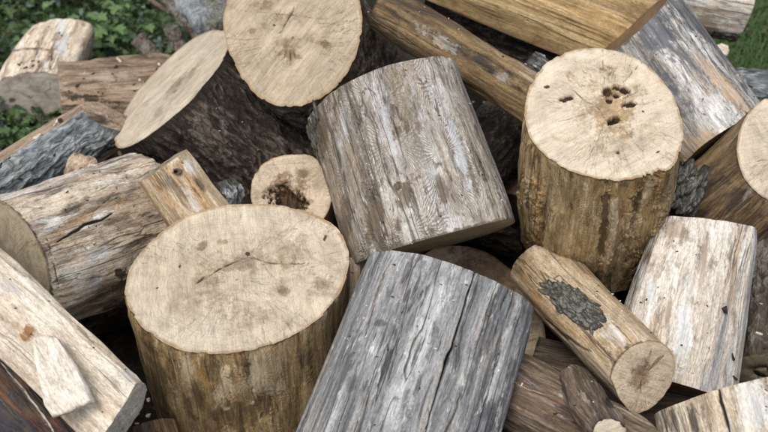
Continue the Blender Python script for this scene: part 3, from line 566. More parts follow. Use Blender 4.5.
# round at the top
A = at(293, 38, 2.29)
L5 = lg('log', 'round log at the top edge, tan sawn face with a fan of short dark cracks', A, A + cdir(.26, -.22, -.92) * .36, .15,
   (M['bark_brown'], M['face_tan']), outline=[(224, 15), (224, 32), (229, 50), (237, 67), (247, 84), (261, 98), (277, 105), (292, 107), (306, 105), (322, 97), (334, 88), (346, 74), (356, 52), (361, 30), (361, 10), (355, -10), (338, -27), (305, -39), (270, -34), (242, -18), (229, -4), (226, 8)],
   bscale=1.02, seg=520, rows=150, frings=120, saw=50, disp='bark', dmul=.45, nA=cdir(-.10, .24, .96),
   sfeats=[(0, 'line', [(295, 6), (288, 20), (279, 33)], 1.5, -.003, .9), (0, 'line', [(224, 7), (250, 12), (285, 15), (320, 19), (357, 22)], 1.0, -.002, .5), (0, 'line', [(318, 24), (340, 24)], 1., -.002, .6), (0, 'line', [(308, 12), (320, 9), (335, 3)], .9, -.002, .5),
           (0, 'line', [(284, 50), (280, 57)], 1.6, -.002, .5), (0, 'line', [(287, 51), (284, 63)], 1.7, -.002, .55), (0, 'line', [(290, 50), (291, 66)], 1.9, -.002, .65), (0, 'line', [(293, 51), (297, 60)], 1.6, -.002, .5), (1, 'blob', (289, 56, 11, 11, 0), 1, 0, .95), (1, 'blob', (288, 44, 16, 8, 0), 1, 0, .5), (1, 'blob', (252, 31, 6, 4, -20), 1, 0, .8), (1, 'blob', (264, 27, 8, 6, 0), 1, 0, .4), (1, 'blob', (325, 44, 8, 4, 25), 1, 0, .8), (1, 'blob', (312, 40, 10, 8, 0), 1, 0, .35),
           (1, 'blob', (265, 5, 14, 8, 10), 1, 0, .7), (1, 'blob', (285, 20, 24, 8, 0), 1, 0, .35), (2, 'blob', (274, 25, 1.6, 1.6, 0), 1, 0, .8)])
# dark barked log, oblique cut
A = at(175, 92, 2.42)
L6 = lg('log', 'rough dark barked log with a slanting oval cut face, left of the top round log', A, A + cdir(.64, -.60, -.36) * .40, .18,
   (M['bark_dark'], M['face_main']), outline=[(207, 32), (220, 32), (227, 42), (225, 55), (215, 72), (202, 87), (190, 102), (177, 113), (165, 123), (152, 133), (140, 141), (130, 146), (119, 147), (116, 140), (120, 122), (129, 105), (137, 92), (152, 75), (172, 55), (192, 39)],
   bscale=1.0, seg=520, rows=260, frings=80, saw=45, disp='barkfine', dmul=1.0, nA=cdir(-.60, .66, .38),
   sfeats=[(1, 'blob', (176, 85, 16, 4.5, -48), 1, 0, .8), (1, 'blob', (192, 72, 22, 3, -48), 1, 0, .5), (0, 'line', [(155, 108), (175, 88), (198, 64), (212, 50)], 1., -.001, .4), (1, 'blob', (160, 112, 10, 4, -50), 1, 0, .5)])
# small stub left
L7 = lg('log', 'short stub of a thin log with a knot, wedged beside the dark barked log', at(162, 166, 2.06), at(214, 236, 2.10), .058,
   (M['side_stub'], M['face_dull']), seg=300, rows=150, disp='knobby', dmul=.9, cut='', bscale=1.15, poly=[(-1, .05, 'b'), (-.75, .45, 'b'), (-.2, .62, 'b'), (.35, .72, 'b'), (.8, .4, 'b'), (1, -.1, 'b'), (.5, -.7, 'b'), (-.6, -.7, 'b')],
   feats=[(2, 'blob', (190, 168, 12, 8, 50), 1, 0, .8), (2, 'blob', (193, 200, 6, 20, -30), 1, 0, .7), (2, 'blob', (172, 158, 10, 8, 0), 1, 0, .5), (1, 'blob', (177, 172, 6, 4.5, 20), 1, .006, 1), (0, 'blob', (176, 172, 2.6, 2.2, 0), 1, -.008, 1), (1, 'blob', (200, 185, 4, 16, -35), 1, 0, .8), (0, 'line', [(185, 175), (196, 190), (206, 205)], 1.6, -.004, .7)])
# small round with hollow heart
A = at(292, 192, 2.14)
L8 = lg('log', 'small round log end with dark hollow heart, just behind the largest upright log', A, A + cdir(.10, -.45, -.9) * .3, .08,
   (M['side_brown'], M['face_small']), outline=[(252, 202), (252, 187), (256, 172), (267, 161), (285, 155), (298, 154), (310, 154), (320, 161), (329, 172), (332, 185), (331, 202), (322, 222), (300, 232), (275, 228), (258, 216)],
   seg=360, rows=90, frings=90, saw=4,
   sfeats=[(1, 'blob', (290, 196, 24, 23, 0), 1, 0, .95), (1, 'blob', (303, 174, 6, 5, 0), 1, 0, .9), (2, 'blob', (287, 203, 18, 16, 0), 1, -.018, 1), (0, 'line', [(288, 188), (287, 210)], 2, -.004, .9), (0, 'line', [(276, 192), (284, 208)], 2, -.004, .8), (0, 'line', [(300, 190), (294, 206)], 2, -.004, .8)])
# big streaked log lying at left
A = at(6, 268, 1.93)
L9 = lg('log', 'thick cream log with black scratches at the left edge, dull end turned left', A, at(150, 221, 2.27), .14,
   (M['side_barkless'], M['face_dull']), outline=[(0, 201), (15, 212), (30, 230), (42, 250), (49, 275), (50, 300), (44, 325), (30, 340), (10, 340), (-12, 325), (-30, 300), (-41, 268), (-42, 236), (-32, 210), (-15, 198)],
   bscale=1.14, seg=520, rows=260, frings=60, disp='knobby', dmul=1.1, saw=80,
   feats=[(0, 'line', [(57, 241), (70, 234), (86, 225), (100, 220), (112, 214)], 3.2, -.002, .95), (0, 'line', [(80, 217), (96, 210), (108, 200), (118, 188)], 1.6, -.002, .6), (0, 'line', [(46, 236), (52, 255), (57, 275), (62, 300)], 1.3, -.004, .8), (0, 'line', [(82, 244), (88, 250), (90, 257)], 1.1, -.002, .7), (1, 'blob', (122, 274, 8, 6, 0), 1, -.004, 1), (1, 'blob', (92, 280, 10, 5, -35), 1, 0, .8), (1, 'blob', (110, 198, 16, 5, -20), 1, 0, .55), (1, 'blob', (108, 330, 22, 8, -20), 1, -.003, .7), (1, 'blob', (118, 308, 20, 6, -20), 1, -.003, .6), (1, 'blob', (130, 190, 14, 14, 0), 1, 0, .5), (1, 'blob', (125, 345, 20, 14, 0), 1, 0, .9), (2, 'blob', (95, 255, 30, 10, -25), 1, 0, .5), (1, 'blob', (75, 205, 20, 4, -25), 1, 0, .6), (1, 'blob', (60, 190, 14, 4, -15), 1, 0, .6), (1, 'blob', (135, 245, 18, 5, -25), 1, 0, .5), (1, 'blob', (112, 290, 26, 4, -25), 1, -.002, .8), (2, 'blob', (75, 275, 14, 30, -60), 1, 0, .5)])
# split piece lower left
L10 = lg('split_log', 'pale split log with freshly torn flat face, running diagonally out of the lower left corner', at(124, 416, 1.72), at(-70, 235, 1.83), .064,
   (M['side_barkless'], M['split_pale'], M['split_pale']), poly=[(-1.02, .35, 's'), (-.4, .52, 's'), (.4, .42, 's'), (.95, .50, 'b'), (1.05, .2, 'b'), (.8, -.4, 'b'), (.2, -.8, 's'), (-.5, -.7, 's')], seg=400, rows=300, cut='A', frings=40, disp='knobby', sdisp='split', cat='split log', bend=(.0, .0),
   nA=cdir(.80, -.48, .25), feats=[(1, 'blob', (27, 335, 6, 8, 20), 1, .004, .9), (2, 'blob', (130, 375, 10, 8, 30), 1, 0, .6), (2, 'blob', (12, 290, 18, 10, 40), 1, 0, .5)])
# chip on top
def slab(name, label, pts, thick, d0, mat, cat, nrm, dd=.0026, n=90, group=None):
    """a torn flat piece: top polygon given by picture points on its own plane"""
    o = at(*np.mean(pts, 0), d0); nw = np.array(nrm, float)
    P3 = np.array([hit(px, py, o, nw) for px, py in pts]); c = P3.mean(0)
    zz = (P3[0] + P3[1]) / 2 - (P3[len(P3) // 2] + P3[len(P3) // 2 + 1]) / 2; zz /= np.linalg.norm(zz); yy = nw; xx = np.cross(yy, zz); zz = np.cross(xx, yy)
    Mx = np.stack([xx, yy, zz], 1); l = (P3 - c) @ Mx
    th = np.arctan2(l[:, 2], l[:, 0]); seg = 220; m = 16
    dl = np.concatenate([np.linspace(l[i], l[(i + 1) % len(l)], m, endpoint=False) for i in range(len(l))]); th = np.arctan2(dl[:, 2], dl[:, 0]); oo = np.argsort(th); th = th[oo]; rr = np.hypot(dl[:, 0], dl[:, 2])[oo]
    T = np.linspace(-math.pi, math.pi, seg, endpoint=False); rad = np.interp(T, np.concatenate([th - 6.28319, th, th + 6.28319]), np.tile(rr, 3))
    rings = []
    for s, h in [(.02, 1)] + [(k / 30, 1) for k in range(1, 30)] + [(1, .92), (1.03, .7), (1.02, .3), (1.0, 0.), (.9, -.05), (.5, -.05), (.02, -.05)]:
        X = np.cos(T) * rad * s; Z = np.sin(T) * rad * s; Y = np.full(seg, h * thick - thick)
        rings.append(np.stack([X, Y, Z], -1))
    V = np.concatenate(rings); q = V + hash_(label) % 50
    V = V + np.stack([dd * fbm(q * (60, 60, 12), 3), dd * 2 * fbm(q * (40, 40, 4), 3), dd * fbm(q * (60, 60, 60) + 9, 3)], -1)
    F = quads(seg, len(rings), True)[:, ::-1]
    ob = mesh(name, V, F, mat, attrs={'feat': np.zeros((len(V), 3)), 'hgt': np.full(len(V), .5)}, uv=V[:, [0, 2]])
    M4 = Matrix.Identity(4)
    for i in range(3):
        for j in range(3): M4[i][j] = Mx[i, j]
        M4[i][3] = c[i]
    ob.matrix_world = M4; tag(ob, label, cat, group); return ob
slab('wood_chip', 'small pale wood offcut lying flat on the split log in the lower left', [(31, 340), (45, 336), (56, 338), (73, 364), (84, 384), (92, 401), (72, 410), (52, 417), (45, 405), (36, 372)], .016, 1.675, M['split_white'], 'wood chip', cdir(-.05, .25, .96))
# dark log under it
L12 = lg('log', 'blue-black and rust coloured log in the lower left corner, under the pale split log', at(120, 520, 1.78), at(-60, 325, 1.88), .088,
   (M['side_burnt'], M['face_brown']), seg=360, rows=260, disp='rotten', dmul=.8, cut='', feats=[(1, 'blob', (30, 375, 45, 9, 48), 1, 0, .95), (2, 'line', [(0, 362), (22, 388), (50, 425), (60, 440)], 1.8, .003, .9)])
# log lying on the grass, upper left
A = at(31, 97, 2.86)
L13 = lg('log', 'short log lying on the grass at the upper left, grey end towards the viewer', A, A + np.array((.015, .27, 0.)), .1,
   (M['side_barkless'], M['face_grey']), outline=[(-4, 84), (15, 76), (35, 73), (54, 74), (67, 79), (70, 90), (65, 105), (52, 117), (32, 123), (12, 120), (-2, 110), (-8, 97)], bscale=.96, bulge=.05, seg=300, rows=150, frings=30, disp='knobby',
   feats=[(1, 'line', [(0, 53), (20, 50), (40, 49), (62, 52)], 2, .004, .7), (0, 'line', [(52, 45), (52, 60), (50, 80)], 1.3, -.004, .8), (2, 'blob', (62, 40, 8, 30, 0), 1, 0, .8)], sfeats=[(1, 'blob', (12, 100, 4, 3, 0), 1, 0, .9), (0, 'line', [(51, 74), (50, 95)], 1, -.002, .6)])
# rotten brown piece behind
L14 = lg('split_log', 'crumbling brown split log lying crosswise behind the blue grey barked log', at(60, 92, 2.76), at(172, 86, 2.84), .078,
   (M['split_brown'], M['face_dull'], M['split_brown']), poly=[(-1, .2, 's'), (-.3, .6, 's'), (.5, .75, 's'), (1, .3, 'b'), (.7, -.6, 'b'), (-.6, -.7, 'b')], seg=300, rows=220, cut='A', disp='rotten', sdisp='rotten', cat='split log', feats=[(2, 'blob', (110, 75, 40, 5, 0), 1, 0, .6), (1, 'blob', (85, 98, 30, 4, 10), 1, -.004, .7)])
L15 = lg('split_log', 'split log with blue grey furrowed bark slanting up from the left edge', at(110, 118, 2.52), at(-30, 208, 2.30), .062,
   (M['bark_blue'], M['split_brown'], M['split_brown']), poly=[(-.98, -.1, 'b'), (-.72, .35, 'b'), (-.3, .62, 'b'), (.2, .70, 'b'), (.62, .48, 's'), (1.1, .05, 's'), (.9, -.5, 's'), (-.6, -.7, 's'), (-1.15, -.3, 's')], seg=360, rows=260, cut='A', frings=20, disp='barkfine', dmul=.8, cat='split log', nA=cdir(.5, .7, .3))
A = at(81, 168, 2.22)
L16 = lg('split_log', 'tiny wedge of split wood peeping out between the blue grey bark and the cream log', A, A + cdir(.25, -.5, -.8) * .16, .04, (M['bark_moss'], M['split_brown']), outline=[(65, 178), (66, 166), (73, 153), (84, 156), (98, 165), (100, 180), (82, 190)], seg=120, rows=40, frings=20, disp='knobby', cat='split log')
# upper middle
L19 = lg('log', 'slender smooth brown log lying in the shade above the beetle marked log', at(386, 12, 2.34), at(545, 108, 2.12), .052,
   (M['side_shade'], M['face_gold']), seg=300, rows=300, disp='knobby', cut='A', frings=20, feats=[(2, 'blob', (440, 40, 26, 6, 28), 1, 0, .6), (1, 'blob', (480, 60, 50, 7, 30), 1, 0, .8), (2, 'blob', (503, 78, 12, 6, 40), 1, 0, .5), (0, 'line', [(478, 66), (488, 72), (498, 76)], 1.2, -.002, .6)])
L20 = lg('split_log', 'wide split log with golden brown inner face and whitish bark edge, at the top', at(646, 40, 2.40), at(372, -68, 2.54), .130,
   (M['side_beetle'], M['face_gold'], M['split_tan']), poly=[(-.75, -.12, 's'), (-.2, .3, 's'), (.35, .5, 's'), (.72, .6, 'b'), (.98, .1, 'b'), (.8, -.5, 'b'), (.1, -.9, 'b'), (-.55, -.6, 'b')], seg=420, rows=330, cut='A', frings=30, disp='knobby', sdisp='split', cat='split log',
   feats=[(1, 'line', [(520, 15), (560, 36), (600, 52)], 2.5, -.002, .6), (1, 'line', [(540, 10), (580, 25)], 2.5, -.001, .5)])
L21 = lg('log', 'blue white mottled log slanting down behind the log with the holes, at the upper right', at(634, 26, 2.32), at(722, 146, 2.22), .118,
   (M['side_bluewhite'], M['face_brown']), seg=480, rows=300, cut='A', frings=40, disp='smooth', bscale=.98, saw=60, nA=cdir(-.70, .72, .07),
   feats=[(2, 'blob', (700, 155, 26, 32, 40), 1, 0, .9), (2, 'blob', (722, 84, 8, 44, -42), 1, 0, .8), (1, 'blob', (652, 28, 22, 30, -30), 1, 0, .8), (1, 'blob', (676, 96, 9, 34, -35), 1, 0, .8), (1, 'blob', (690, 60, 6, 20, -42), 1, 0, .6), (0, 'line', [(748, 92), (738, 115), (722, 135)], 1.2, -.002, .5)])
L22 = lg('log', 'short pale log with a grey stain lying at the top right beside the grass', at(738, 6, 2.74), at(640, -12, 2.70), .088,
   (M['side_white'], M['face_pale']), seg=260, rows=150, cut='', disp='knobby', feats=[(1, 'blob', (702, 22, 26, 10, 12), 1, 0, .9), (1, 'blob', (725, 36, 22, 3, 5), 1, -.004, .9)])
A = at(787, 150, 2.06)
L23 = lg('log', 'log with pale cream face cut off by the right edge, dark ochre side below it', A, A + cdir(-.50, -.62, -.60) * .38, .1,
   (M['side_brown'], M['face_pale']), outline=[(768, 97), (752, 109), (742, 124), (737, 142), (738, 160), (744, 177), (755, 190), (768, 200), (790, 207), (815, 196), (832, 168), (834, 138), (820, 110), (795, 96)], bscale=1.1, seg=400, rows=160, frings=70, saw=15, nA=cdir(.22, .30, .93), sfeats=[(0, 'line', [(757, 162), (772, 160)], 1.6, -.002, .6)], feats=[(1, 'blob', (720, 200, 30, 30, 0), 1, 0, .5)])
L24 = lg('split_log', 'bleached white split log on end, below the log with the dark holes', at(704, 226, 2.02), at(667, 384, 1.97), .096,
   (M['side_white'], M['face_brown'], M['side_beetle']), poly=[(-1, .1, 'b'), (-.8, .4, 'b'), (-.2, .58, 'b'), (.35, .60, 'b'), (.78, .5, 'b'), (.93, .38, 's'), (1, .1, 's'), (.8, -.4, 's'), (-.5, -.6, 's')], bscale=1.34, seg=420, rows=300, cut='B', frings=20, disp='smooth', cat='split log', nA=cdir(.10, .97, -.22),
   feats=[(1, 'blob', (672, 232, 22, 14, 20), 1, 0, .8), (1, 'blob', (650, 262, 8, 10, 0), 1, 0, .7), (1, 'blob', (703, 262, 7, 30, 6), 1, 0, .65), (1, 'blob', (669, 310, 3, 40, 5), 1, 0, .8), (2, 'blob', (685, 325, 9, 50, 5), 1, 0, .8), (2, 'blob', (650, 300, 4, 30, 6), 1, 0, .8), (0, 'line', [(666, 222), (663, 270), (656, 330)], .9, -.002, .6), (0, 'line', [(664, 368), (680, 371), (694, 374)], 1.2, -.002, .5), (1, 'blob', (735, 300, 3, 40, 5), 1, 0, .6)])
A = at(643, 378, 1.80)
L25 = lg('log', 'slim log with small tan end, star shaped heart and flaking grey bark', A, at(541, 274, 2.15), .06,
   (M['side_stub'], M['face_small']), outline=[(611, 378), (615, 365), (627, 351), (642, 343), (657, 341), (670, 348), (675, 361), (674, 376), (667, 391), (657, 403), (645, 411), (632, 414), (625, 405), (617, 391)], nA=cdir(.30, -.22, .93), bscale=1.12, seg=360, rows=200, frings=90, saw=-20, disp='knobby', dmul=.7,
   sfeats=[(1, 'blob', (643, 374, 11, 15, 30), 1, 0, .9), (1, 'line', [(648, 371), (658, 361), (664, 356)], 3, -.001, .9), (0, 'line', [(647, 366), (650, 356), (652, 350)], 1.4, -.002, .8), (0, 'line', [(642, 378), (641, 388), (641, 394)], 1.4, -.002, .7), (0, 'line', [(636, 368), (642, 376), (650, 382)], 1., -.001, .5), (1, 'blob', (632, 372, 3, 5, 0), 1, 0, .6)],
   feats=[(2, 'blob', (610, 335, 26, 12, 40), 1, 0, .5), (1, 'line', [(545, 320), (570, 340), (590, 352)], 3, -.002, .7)])
L25['flakes']((575, 305, 37, 13, 36), M['bark_flake'], n=150, size=.0058, aspect=3.4, trange=(-.3, math.pi + .3), zr=(.1, .8), label='flaking lichen grey bark left on the log', thick=.0024)
A = at(472, 322, 2.20)
L26 = lg('log', 'round log end half hidden behind the right side of the silver grey log', A, A + cdir(-.25, -.15, -.95) * .2, .14,
   (M['side_brown'], M['face_small']), outline=[(455, 246), (480, 250), (505, 265), (527, 290), (541, 318), (546, 348), (542, 375), (525, 390), (485, 400), (440, 392), (410, 362), (400, 318), (410, 272), (430, 250)], seg=360, rows=60, frings=60, saw=20, sfeats=[(1, 'line', [(515, 345), (540, 338)], 4, 0, .5), (1, 'line', [(512, 366), (543, 352)], 5, 0, .6), (1, 'line', [(510, 380), (540, 366)], 4, 0, .8), (1, 'blob', (490, 268, 50, 20, 35), 1, 0, .9), (1, 'blob', (530, 310, 14, 26, -20), 1, 0, .7), (1, 'line', [(508, 330), (545, 322)], 3, 0, .6)])
L27 = lg('log', 'dark weathered log along the bottom edge, right of the silver grey log', at(476, 372, 1.98), at(640, 462, 1.78), .062,
   (M['side_dark'], M['face_dull']), seg=320, rows=300, disp='rotten', dmul=.7, cut='', bend=(0, -.012), feats=[(2, 'blob', (570, 398, 18, 5, 25), 1, 0, .6), (2, 'line', [(510, 380), (530, 390), (555, 398)], 2, .002, .6)])
A = at(609, 434, 1.71)
L27b = lg('log', 'knotty purple brown branch stub with a tiny cream end at the bottom edge', A, at(574, 380, 1.88), .03,
   (M['side_dark'], M['face_pale']), outline=[(594, 432), (598, 424), (607, 419), (617, 420), (624, 426), (626, 436), (622, 446), (610, 450), (597, 444)], bscale=1.1, bulge=.15, seg=220, rows=110, frings=30, disp='rotten', feats=[(1, 'blob', (612, 402, 8, 8, 0), 1, -.003, .9), (2, 'blob', (585, 398, 10, 3, 60), 1, .003, .8)])
L28 = lg('log', 'thick striped log filling the lower right corner, one black stripe down its side', at(752, 396, 1.84), at(800, 560, 1.74), .162,
   (M['side_barkless'], M['face_dull']), seg=480, rows=260, disp='smooth', cut='', poly=None, feats=[(0, 'line', [(717, 382), (722, 405), (732, 440)], 4, -.002, .9), (1, 'blob', (682, 420, 26, 30, 0), 1, 0, .5), (2, 'blob', (750, 410, 24, 30, 0), 1, 0, .6)])
L29 = lg('log', 'grey barked log in shadow at the right edge, beside the bleached white split log', at(770, 250, 2.16), at(765, 372, 2.02), .072,
   (M['bark_brown'], M['face_dull']), seg=300, rows=200, disp='bark', dmul=.8, cut='')
L29b = lg('split_log', 'short brown split stub tucked behind the right edge of the bleached white log', at(757, 280, 2.12), at(752, 340, 2.06), .034, (M['split_brown'], M['split_brown']), seg=160, rows=80, disp='split', cut='', cat='split log')
A = at(497, 150, 2.50)
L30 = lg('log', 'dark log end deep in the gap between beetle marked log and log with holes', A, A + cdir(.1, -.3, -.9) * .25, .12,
   (M['bark_dark'], M['bark_dark']), seg=260, rows=60, frings=40, disp='bark', dmul=.6, poly=None, fdisp=.006)  # end face in dark bark too: the gap's shade put into its colour
L32 = lg('log', 'thin dark grey barked log at the right edge, just above the cut off cream face', at(728, 86, 2.62), at(820, 90, 2.62), .040, (M['bark_blue'], M['face_dull']), seg=160, rows=100, disp='bark', dmul=.5, cut='')
L33 = lg('split_log', 'narrow brown sliver of split wood between the largest upright log and silver grey log', at(352, 262, 2.08), at(350, 330, 2.04), .035, (M['split_brown'], M['split_brown']), seg=140, rows=80, disp='split', cut='', cat='split log')
L34 = lg('log', 'brown log end in the gap at the bottom edge, left of the large upright log', at(148, 428, 1.96), at(170, 520, 1.9), .05, (M['side_brown'], M['face_dull']), seg=160, rows=80, cut='')
# bark chunk
L31 = lg('bark_chunk', 'rough lump of lichen grey bark hanging below the blue white mottled log', at(686, 174, 2.04), at(670, 208, 2.02), .029,
   (M['bark_lump'], M['bark_lump']), seg=300, rows=200, disp='barkfine', dmul=2.0, cut='', cat='bark', side_name='bark')
L31['flakes'](None, M['bark_flake'], n=120, size=.007, trange=(-.6, math.pi + .6), thick=.006, nm='bark_flakes')
L3['flakes']((310, 152, 10, 44, 8), M['bark_flake'], n=110, size=.006, trange=(-1., math.pi + 1.), zr=(.02, .98), label='grey green bark still clinging to the left flank', thick=.004)
L22['flakes']((725, 37, 18, 5, 10), M['bark_brown'], n=30, size=.006, zr=(0, 1), thick=.003)
lg('bark_chunk', 'crusty grey green scrap of bark beside the short stub with the knot', at(222, 182, 2.12), at(232, 210, 2.12), .024, (M['bark_lump'], M['bark_lump']), seg=200, rows=120, disp='barkfine', dmul=1.6, cut='', cat='bark', side_name='bark')
lg('bark_chunk', 'small bluish scrap of lichen bark behind the log with the holes, in shade', at(530, 58, 2.25), at(545, 70, 2.25), .018, (M['bark_lump'], M['bark_lump']), seg=140, rows=90, disp='barkfine', dmul=1.4, cut='', cat='bark', side_name='bark')
# hidden support underneath, filler logs also added so the gaps look dark
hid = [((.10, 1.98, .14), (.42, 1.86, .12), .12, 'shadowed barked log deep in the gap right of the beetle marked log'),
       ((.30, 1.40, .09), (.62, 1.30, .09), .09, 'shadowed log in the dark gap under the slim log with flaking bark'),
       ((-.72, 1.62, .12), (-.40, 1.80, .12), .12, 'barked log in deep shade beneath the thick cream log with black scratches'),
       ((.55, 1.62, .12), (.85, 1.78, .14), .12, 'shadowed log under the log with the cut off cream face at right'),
       ((.16, 2.42, .34), (.52, 2.12, .40), .10, 'dark barked log in deep shade between slender brown log and golden split log'),  # added log, its dark bark stands in for the shade of this gap
       ((.18, 1.78, .34), (.30, 1.98, .30), .075, 'dark barked log half buried between beetle marked log and log with dark holes')]  # extra log put in with dark bark to darken the gap
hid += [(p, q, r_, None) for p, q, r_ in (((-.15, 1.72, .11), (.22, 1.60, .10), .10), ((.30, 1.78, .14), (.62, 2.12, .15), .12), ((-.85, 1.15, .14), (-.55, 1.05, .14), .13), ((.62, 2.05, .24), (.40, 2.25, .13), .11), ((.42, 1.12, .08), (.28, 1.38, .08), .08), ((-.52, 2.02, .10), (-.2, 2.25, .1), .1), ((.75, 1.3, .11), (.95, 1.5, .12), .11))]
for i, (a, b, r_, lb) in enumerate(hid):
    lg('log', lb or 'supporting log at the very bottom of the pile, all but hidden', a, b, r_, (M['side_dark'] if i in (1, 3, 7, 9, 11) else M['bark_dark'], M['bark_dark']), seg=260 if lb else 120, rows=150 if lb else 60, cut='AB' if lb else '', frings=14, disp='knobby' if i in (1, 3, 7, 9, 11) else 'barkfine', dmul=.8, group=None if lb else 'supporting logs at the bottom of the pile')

# ------------------------------------------------------------ branches and sticks
def stick(name, label, pts, rads, mat, dk, cat='stick', seg=48, n=120, group=None):
    P = np.array([at(*p) if len(p) == 3 else p for p in pts]); s = np.linspace(0, len(P) - 1, n)
    pc = np.stack([np.interp(s, range(len(P)), P[:, k]) for k in range(3)], -1)
    for _ in range(6): pc[1:-1] = (pc[:-2] + 2 * pc[1:-1] + pc[2:]) / 4
    rd = np.interp(s, range(len(rads)), rads); base = pc[-1].copy(); pc = pc - base
    tg = np.gradient(pc, axis=0); tg /= np.linalg.norm(tg, axis=1)[:, None]
    sx = np.cross(tg, (0, 0, 1.)); sx /= np.linalg.norm(sx, axis=1)[:, None]; sy = np.cross(sx, tg)
    T = np.linspace(0, 2 * np.pi, seg, endpoint=False)
    dirn = sx[:, None] * np.cos(T)[None, :, None] + sy[:, None] * np.sin(T)[None, :, None]
    zz = np.concatenate([[0], np.cumsum(np.linalg.norm(np.diff(pc, axis=0), axis=1))])
    loc = np.stack([np.cos(T)[None] * rd[:, None], np.sin(T)[None] * rd[:, None], np.repeat(zz[:, None], seg, 1)], -1) + hash_(label) % 31
    D = DISP[dk](loc) * .45; V = pc[:, None] + dirn * (rd[:, None] + D)[..., None]
    V = np.concatenate([np.repeat(pc[:1], seg, 0)[None] * 1 , V, np.repeat(pc[-1:], seg, 0)[None]]).reshape(-1, 3)
    F = quads(seg, n + 2, True)
    o = mesh(name, V, F, mat, attrs={'feat': np.zeros((len(V), 3)), 'hgt': np.clip(np.concatenate([np.zeros(seg), D.ravel(), np.zeros(seg)]) / .008 + .5, 0, 1)}, uv=V[:, :2])
    o.location = base; return tag(o, label, cat, group)
stick('stick', 'long brown and green stick slanting down to the top of the oval cut face', [(160, -14, 3.05), (178, 8, 2.95), (192, 24, 2.92), (206, 40, 2.86)], [.020, .021, .022, .02], M['bark_brown'], 'bark')
stick('stick', 'broken brown stick in the weeds left of the oval cut face', [(137, 38, 2.82), (148, 50, 2.84), (163, 72, 2.84)], [.016, .019, .020], M['bark_brown'], 'bark')
stick('stick', 'short grey brown stick right beside the long slanting stick', [(171, 27, 2.84), (177, 42, 2.86), (186, 58, 2.84)], [.016, .016, .015], M['bark_brown'], 'bark')
stick('branch', 'thick mossy grey green branch at the top edge left of the top round log', [(180, -6, 3.0), (196, 10, 2.9), (208, 26, 2.8)], [.032, .036, .030], M['bark_blue'], 'bark', 'branch')
stick('branch', 'dark mossy branch in shadow touching the top round log', [(204, -20, 2.95), (216, 6, 2.88), (222, 34, 2.8)], [.034, .038, .036], M['bark_moss'], 'bark', 'branch')
stick('stick', 'thin twig lying among the leaves near the top edge', [(150, 0, 3.1), (172, 14, 3.02), (184, 16, 2.98)], [.006, .006, .005], M['side_dark'], 'smooth')

# ------------------------------------------------------------ ground
def gz(x, y): 
    p = np.stack([x, y, 0 * x], -1); return .012 * fbm(p * 5, 4) + .004 * fbm(p * 30, 3)
xs = np.concatenate([np.linspace(-60, -2.6, 24)[:-1], np.linspace(-2.6, 2.6, 230), np.linspace(2.6, 60, 24)[1:]])
ys = np.concatenate([np.linspace(-60, .4, 24)[:-1], np.linspace(.4, 5., 210), np.linspace(5., 90, 24)[1:]])
X, Y = np.meshgrid(xs, ys); X = X.ravel(); Y = Y.ravel()
g = G('forest_soil'); co = g.co(); a = g.noise(co, 30, 9, .75, .5); b = g.noise(co, 5, 5, .6); c = g.noise(co, 120, 5, .8)
col = g.ramp(g.mr(a, .3, .7), [(0, (.010, .008, .006)), (.5, (.035, .026, .018)), (1, (.10, .075, .05))])
col = g.mix(g.mr(c, .60, .70, 0, .7), col, (.20, .15, .10)); tc = g.n('ShaderNodeTexCoord'); sp = g.n('ShaderNodeSeparateXYZ'); g.l(tc.outputs['Object'], sp.inputs[0])
col = g.mix(g.mr(b, .45, .6, 0, .4), col, (.02, .024, .012))
g.l(col, g.b.inputs['Base Color']); g.b.inputs['Roughness'].default_value = .95; g.b.inputs['Specular IOR Level'].default_value = .1; g.bump(g.ma('ADD', a, c), 1., .01)
gr = mesh('ground', np.stack([X, Y, gz(X, Y)], -1), quads(len(xs), len(ys), False), g.m); tag(gr, kind='structure')

# ------------------------------------------------------------ green plants
def leaf_mat(name, lo, hi, rough=.5):
    g = G(name); co = g.co(); v = g.attr('tint').outputs['Fac']; uv = g.n('ShaderNodeUVMap', uv_map='UVMap').outputs[0]
    s = g.n('ShaderNodeSeparateXYZ'); g.l(uv, s.inputs[0])
    col = g.mix(v, lo, hi); n_ = g.noise(co, 60, 4, .6); col = g.mix(g.mr(n_, .35, .7, 0, .4), col, tuple(c * .55 for c in lo))
    vein = g.mr(g.ma('ABSOLUTE', s.outputs[0]), .0, .07, .5, 0); col = g.mix(vein, col, tuple(min(1, c * 1.7) for c in hi))
    sv = g.ma('SINE', g.ma('ADD', g.ma('MULTIPLY', s.outputs[1], 34), g.ma('MULTIPLY', g.ma('ABSOLUTE', s.outputs[0]), -22))); col = g.mix(g.mr(sv, .8, 1, 0, .25), col, tuple(min(1, c * 1.5) for c in hi))
    g.l(col, g.b.inputs['Base Color']); g.b.inputs['Roughness'].default_value = rough; g.b.inputs['Specular IOR Level'].default_value = .35
    tr = g.n('ShaderNodeBsdfTranslucent'); g.l(col, tr.inputs[0]); mx = g.n('ShaderNodeMixShader'); mx.inputs[0].default_value = .25
    g.l(g.b.outputs[0], mx.inputs[1]); g.l(tr.outputs[0], mx.inputs[2]); g.l(mx.outputs[0], g.out.inputs[0]); g.bump(sv, .3, .002); return g.m
M['leaf'] = leaf_mat('green_leaf', (.022, .05, .02), (.145, .235, .085))
M['grass'] = leaf_mat('grass_blade', (.03, .07, .02), (.14, .24, .07), .6)
M['litter'] = leaf_mat('dry_leaf', (.05, .035, .022), (.22, .17, .12), .8)
M['fleshy'] = leaf_mat('grey_leaf', (.05, .075, .06), (.20, .26, .22), .6)
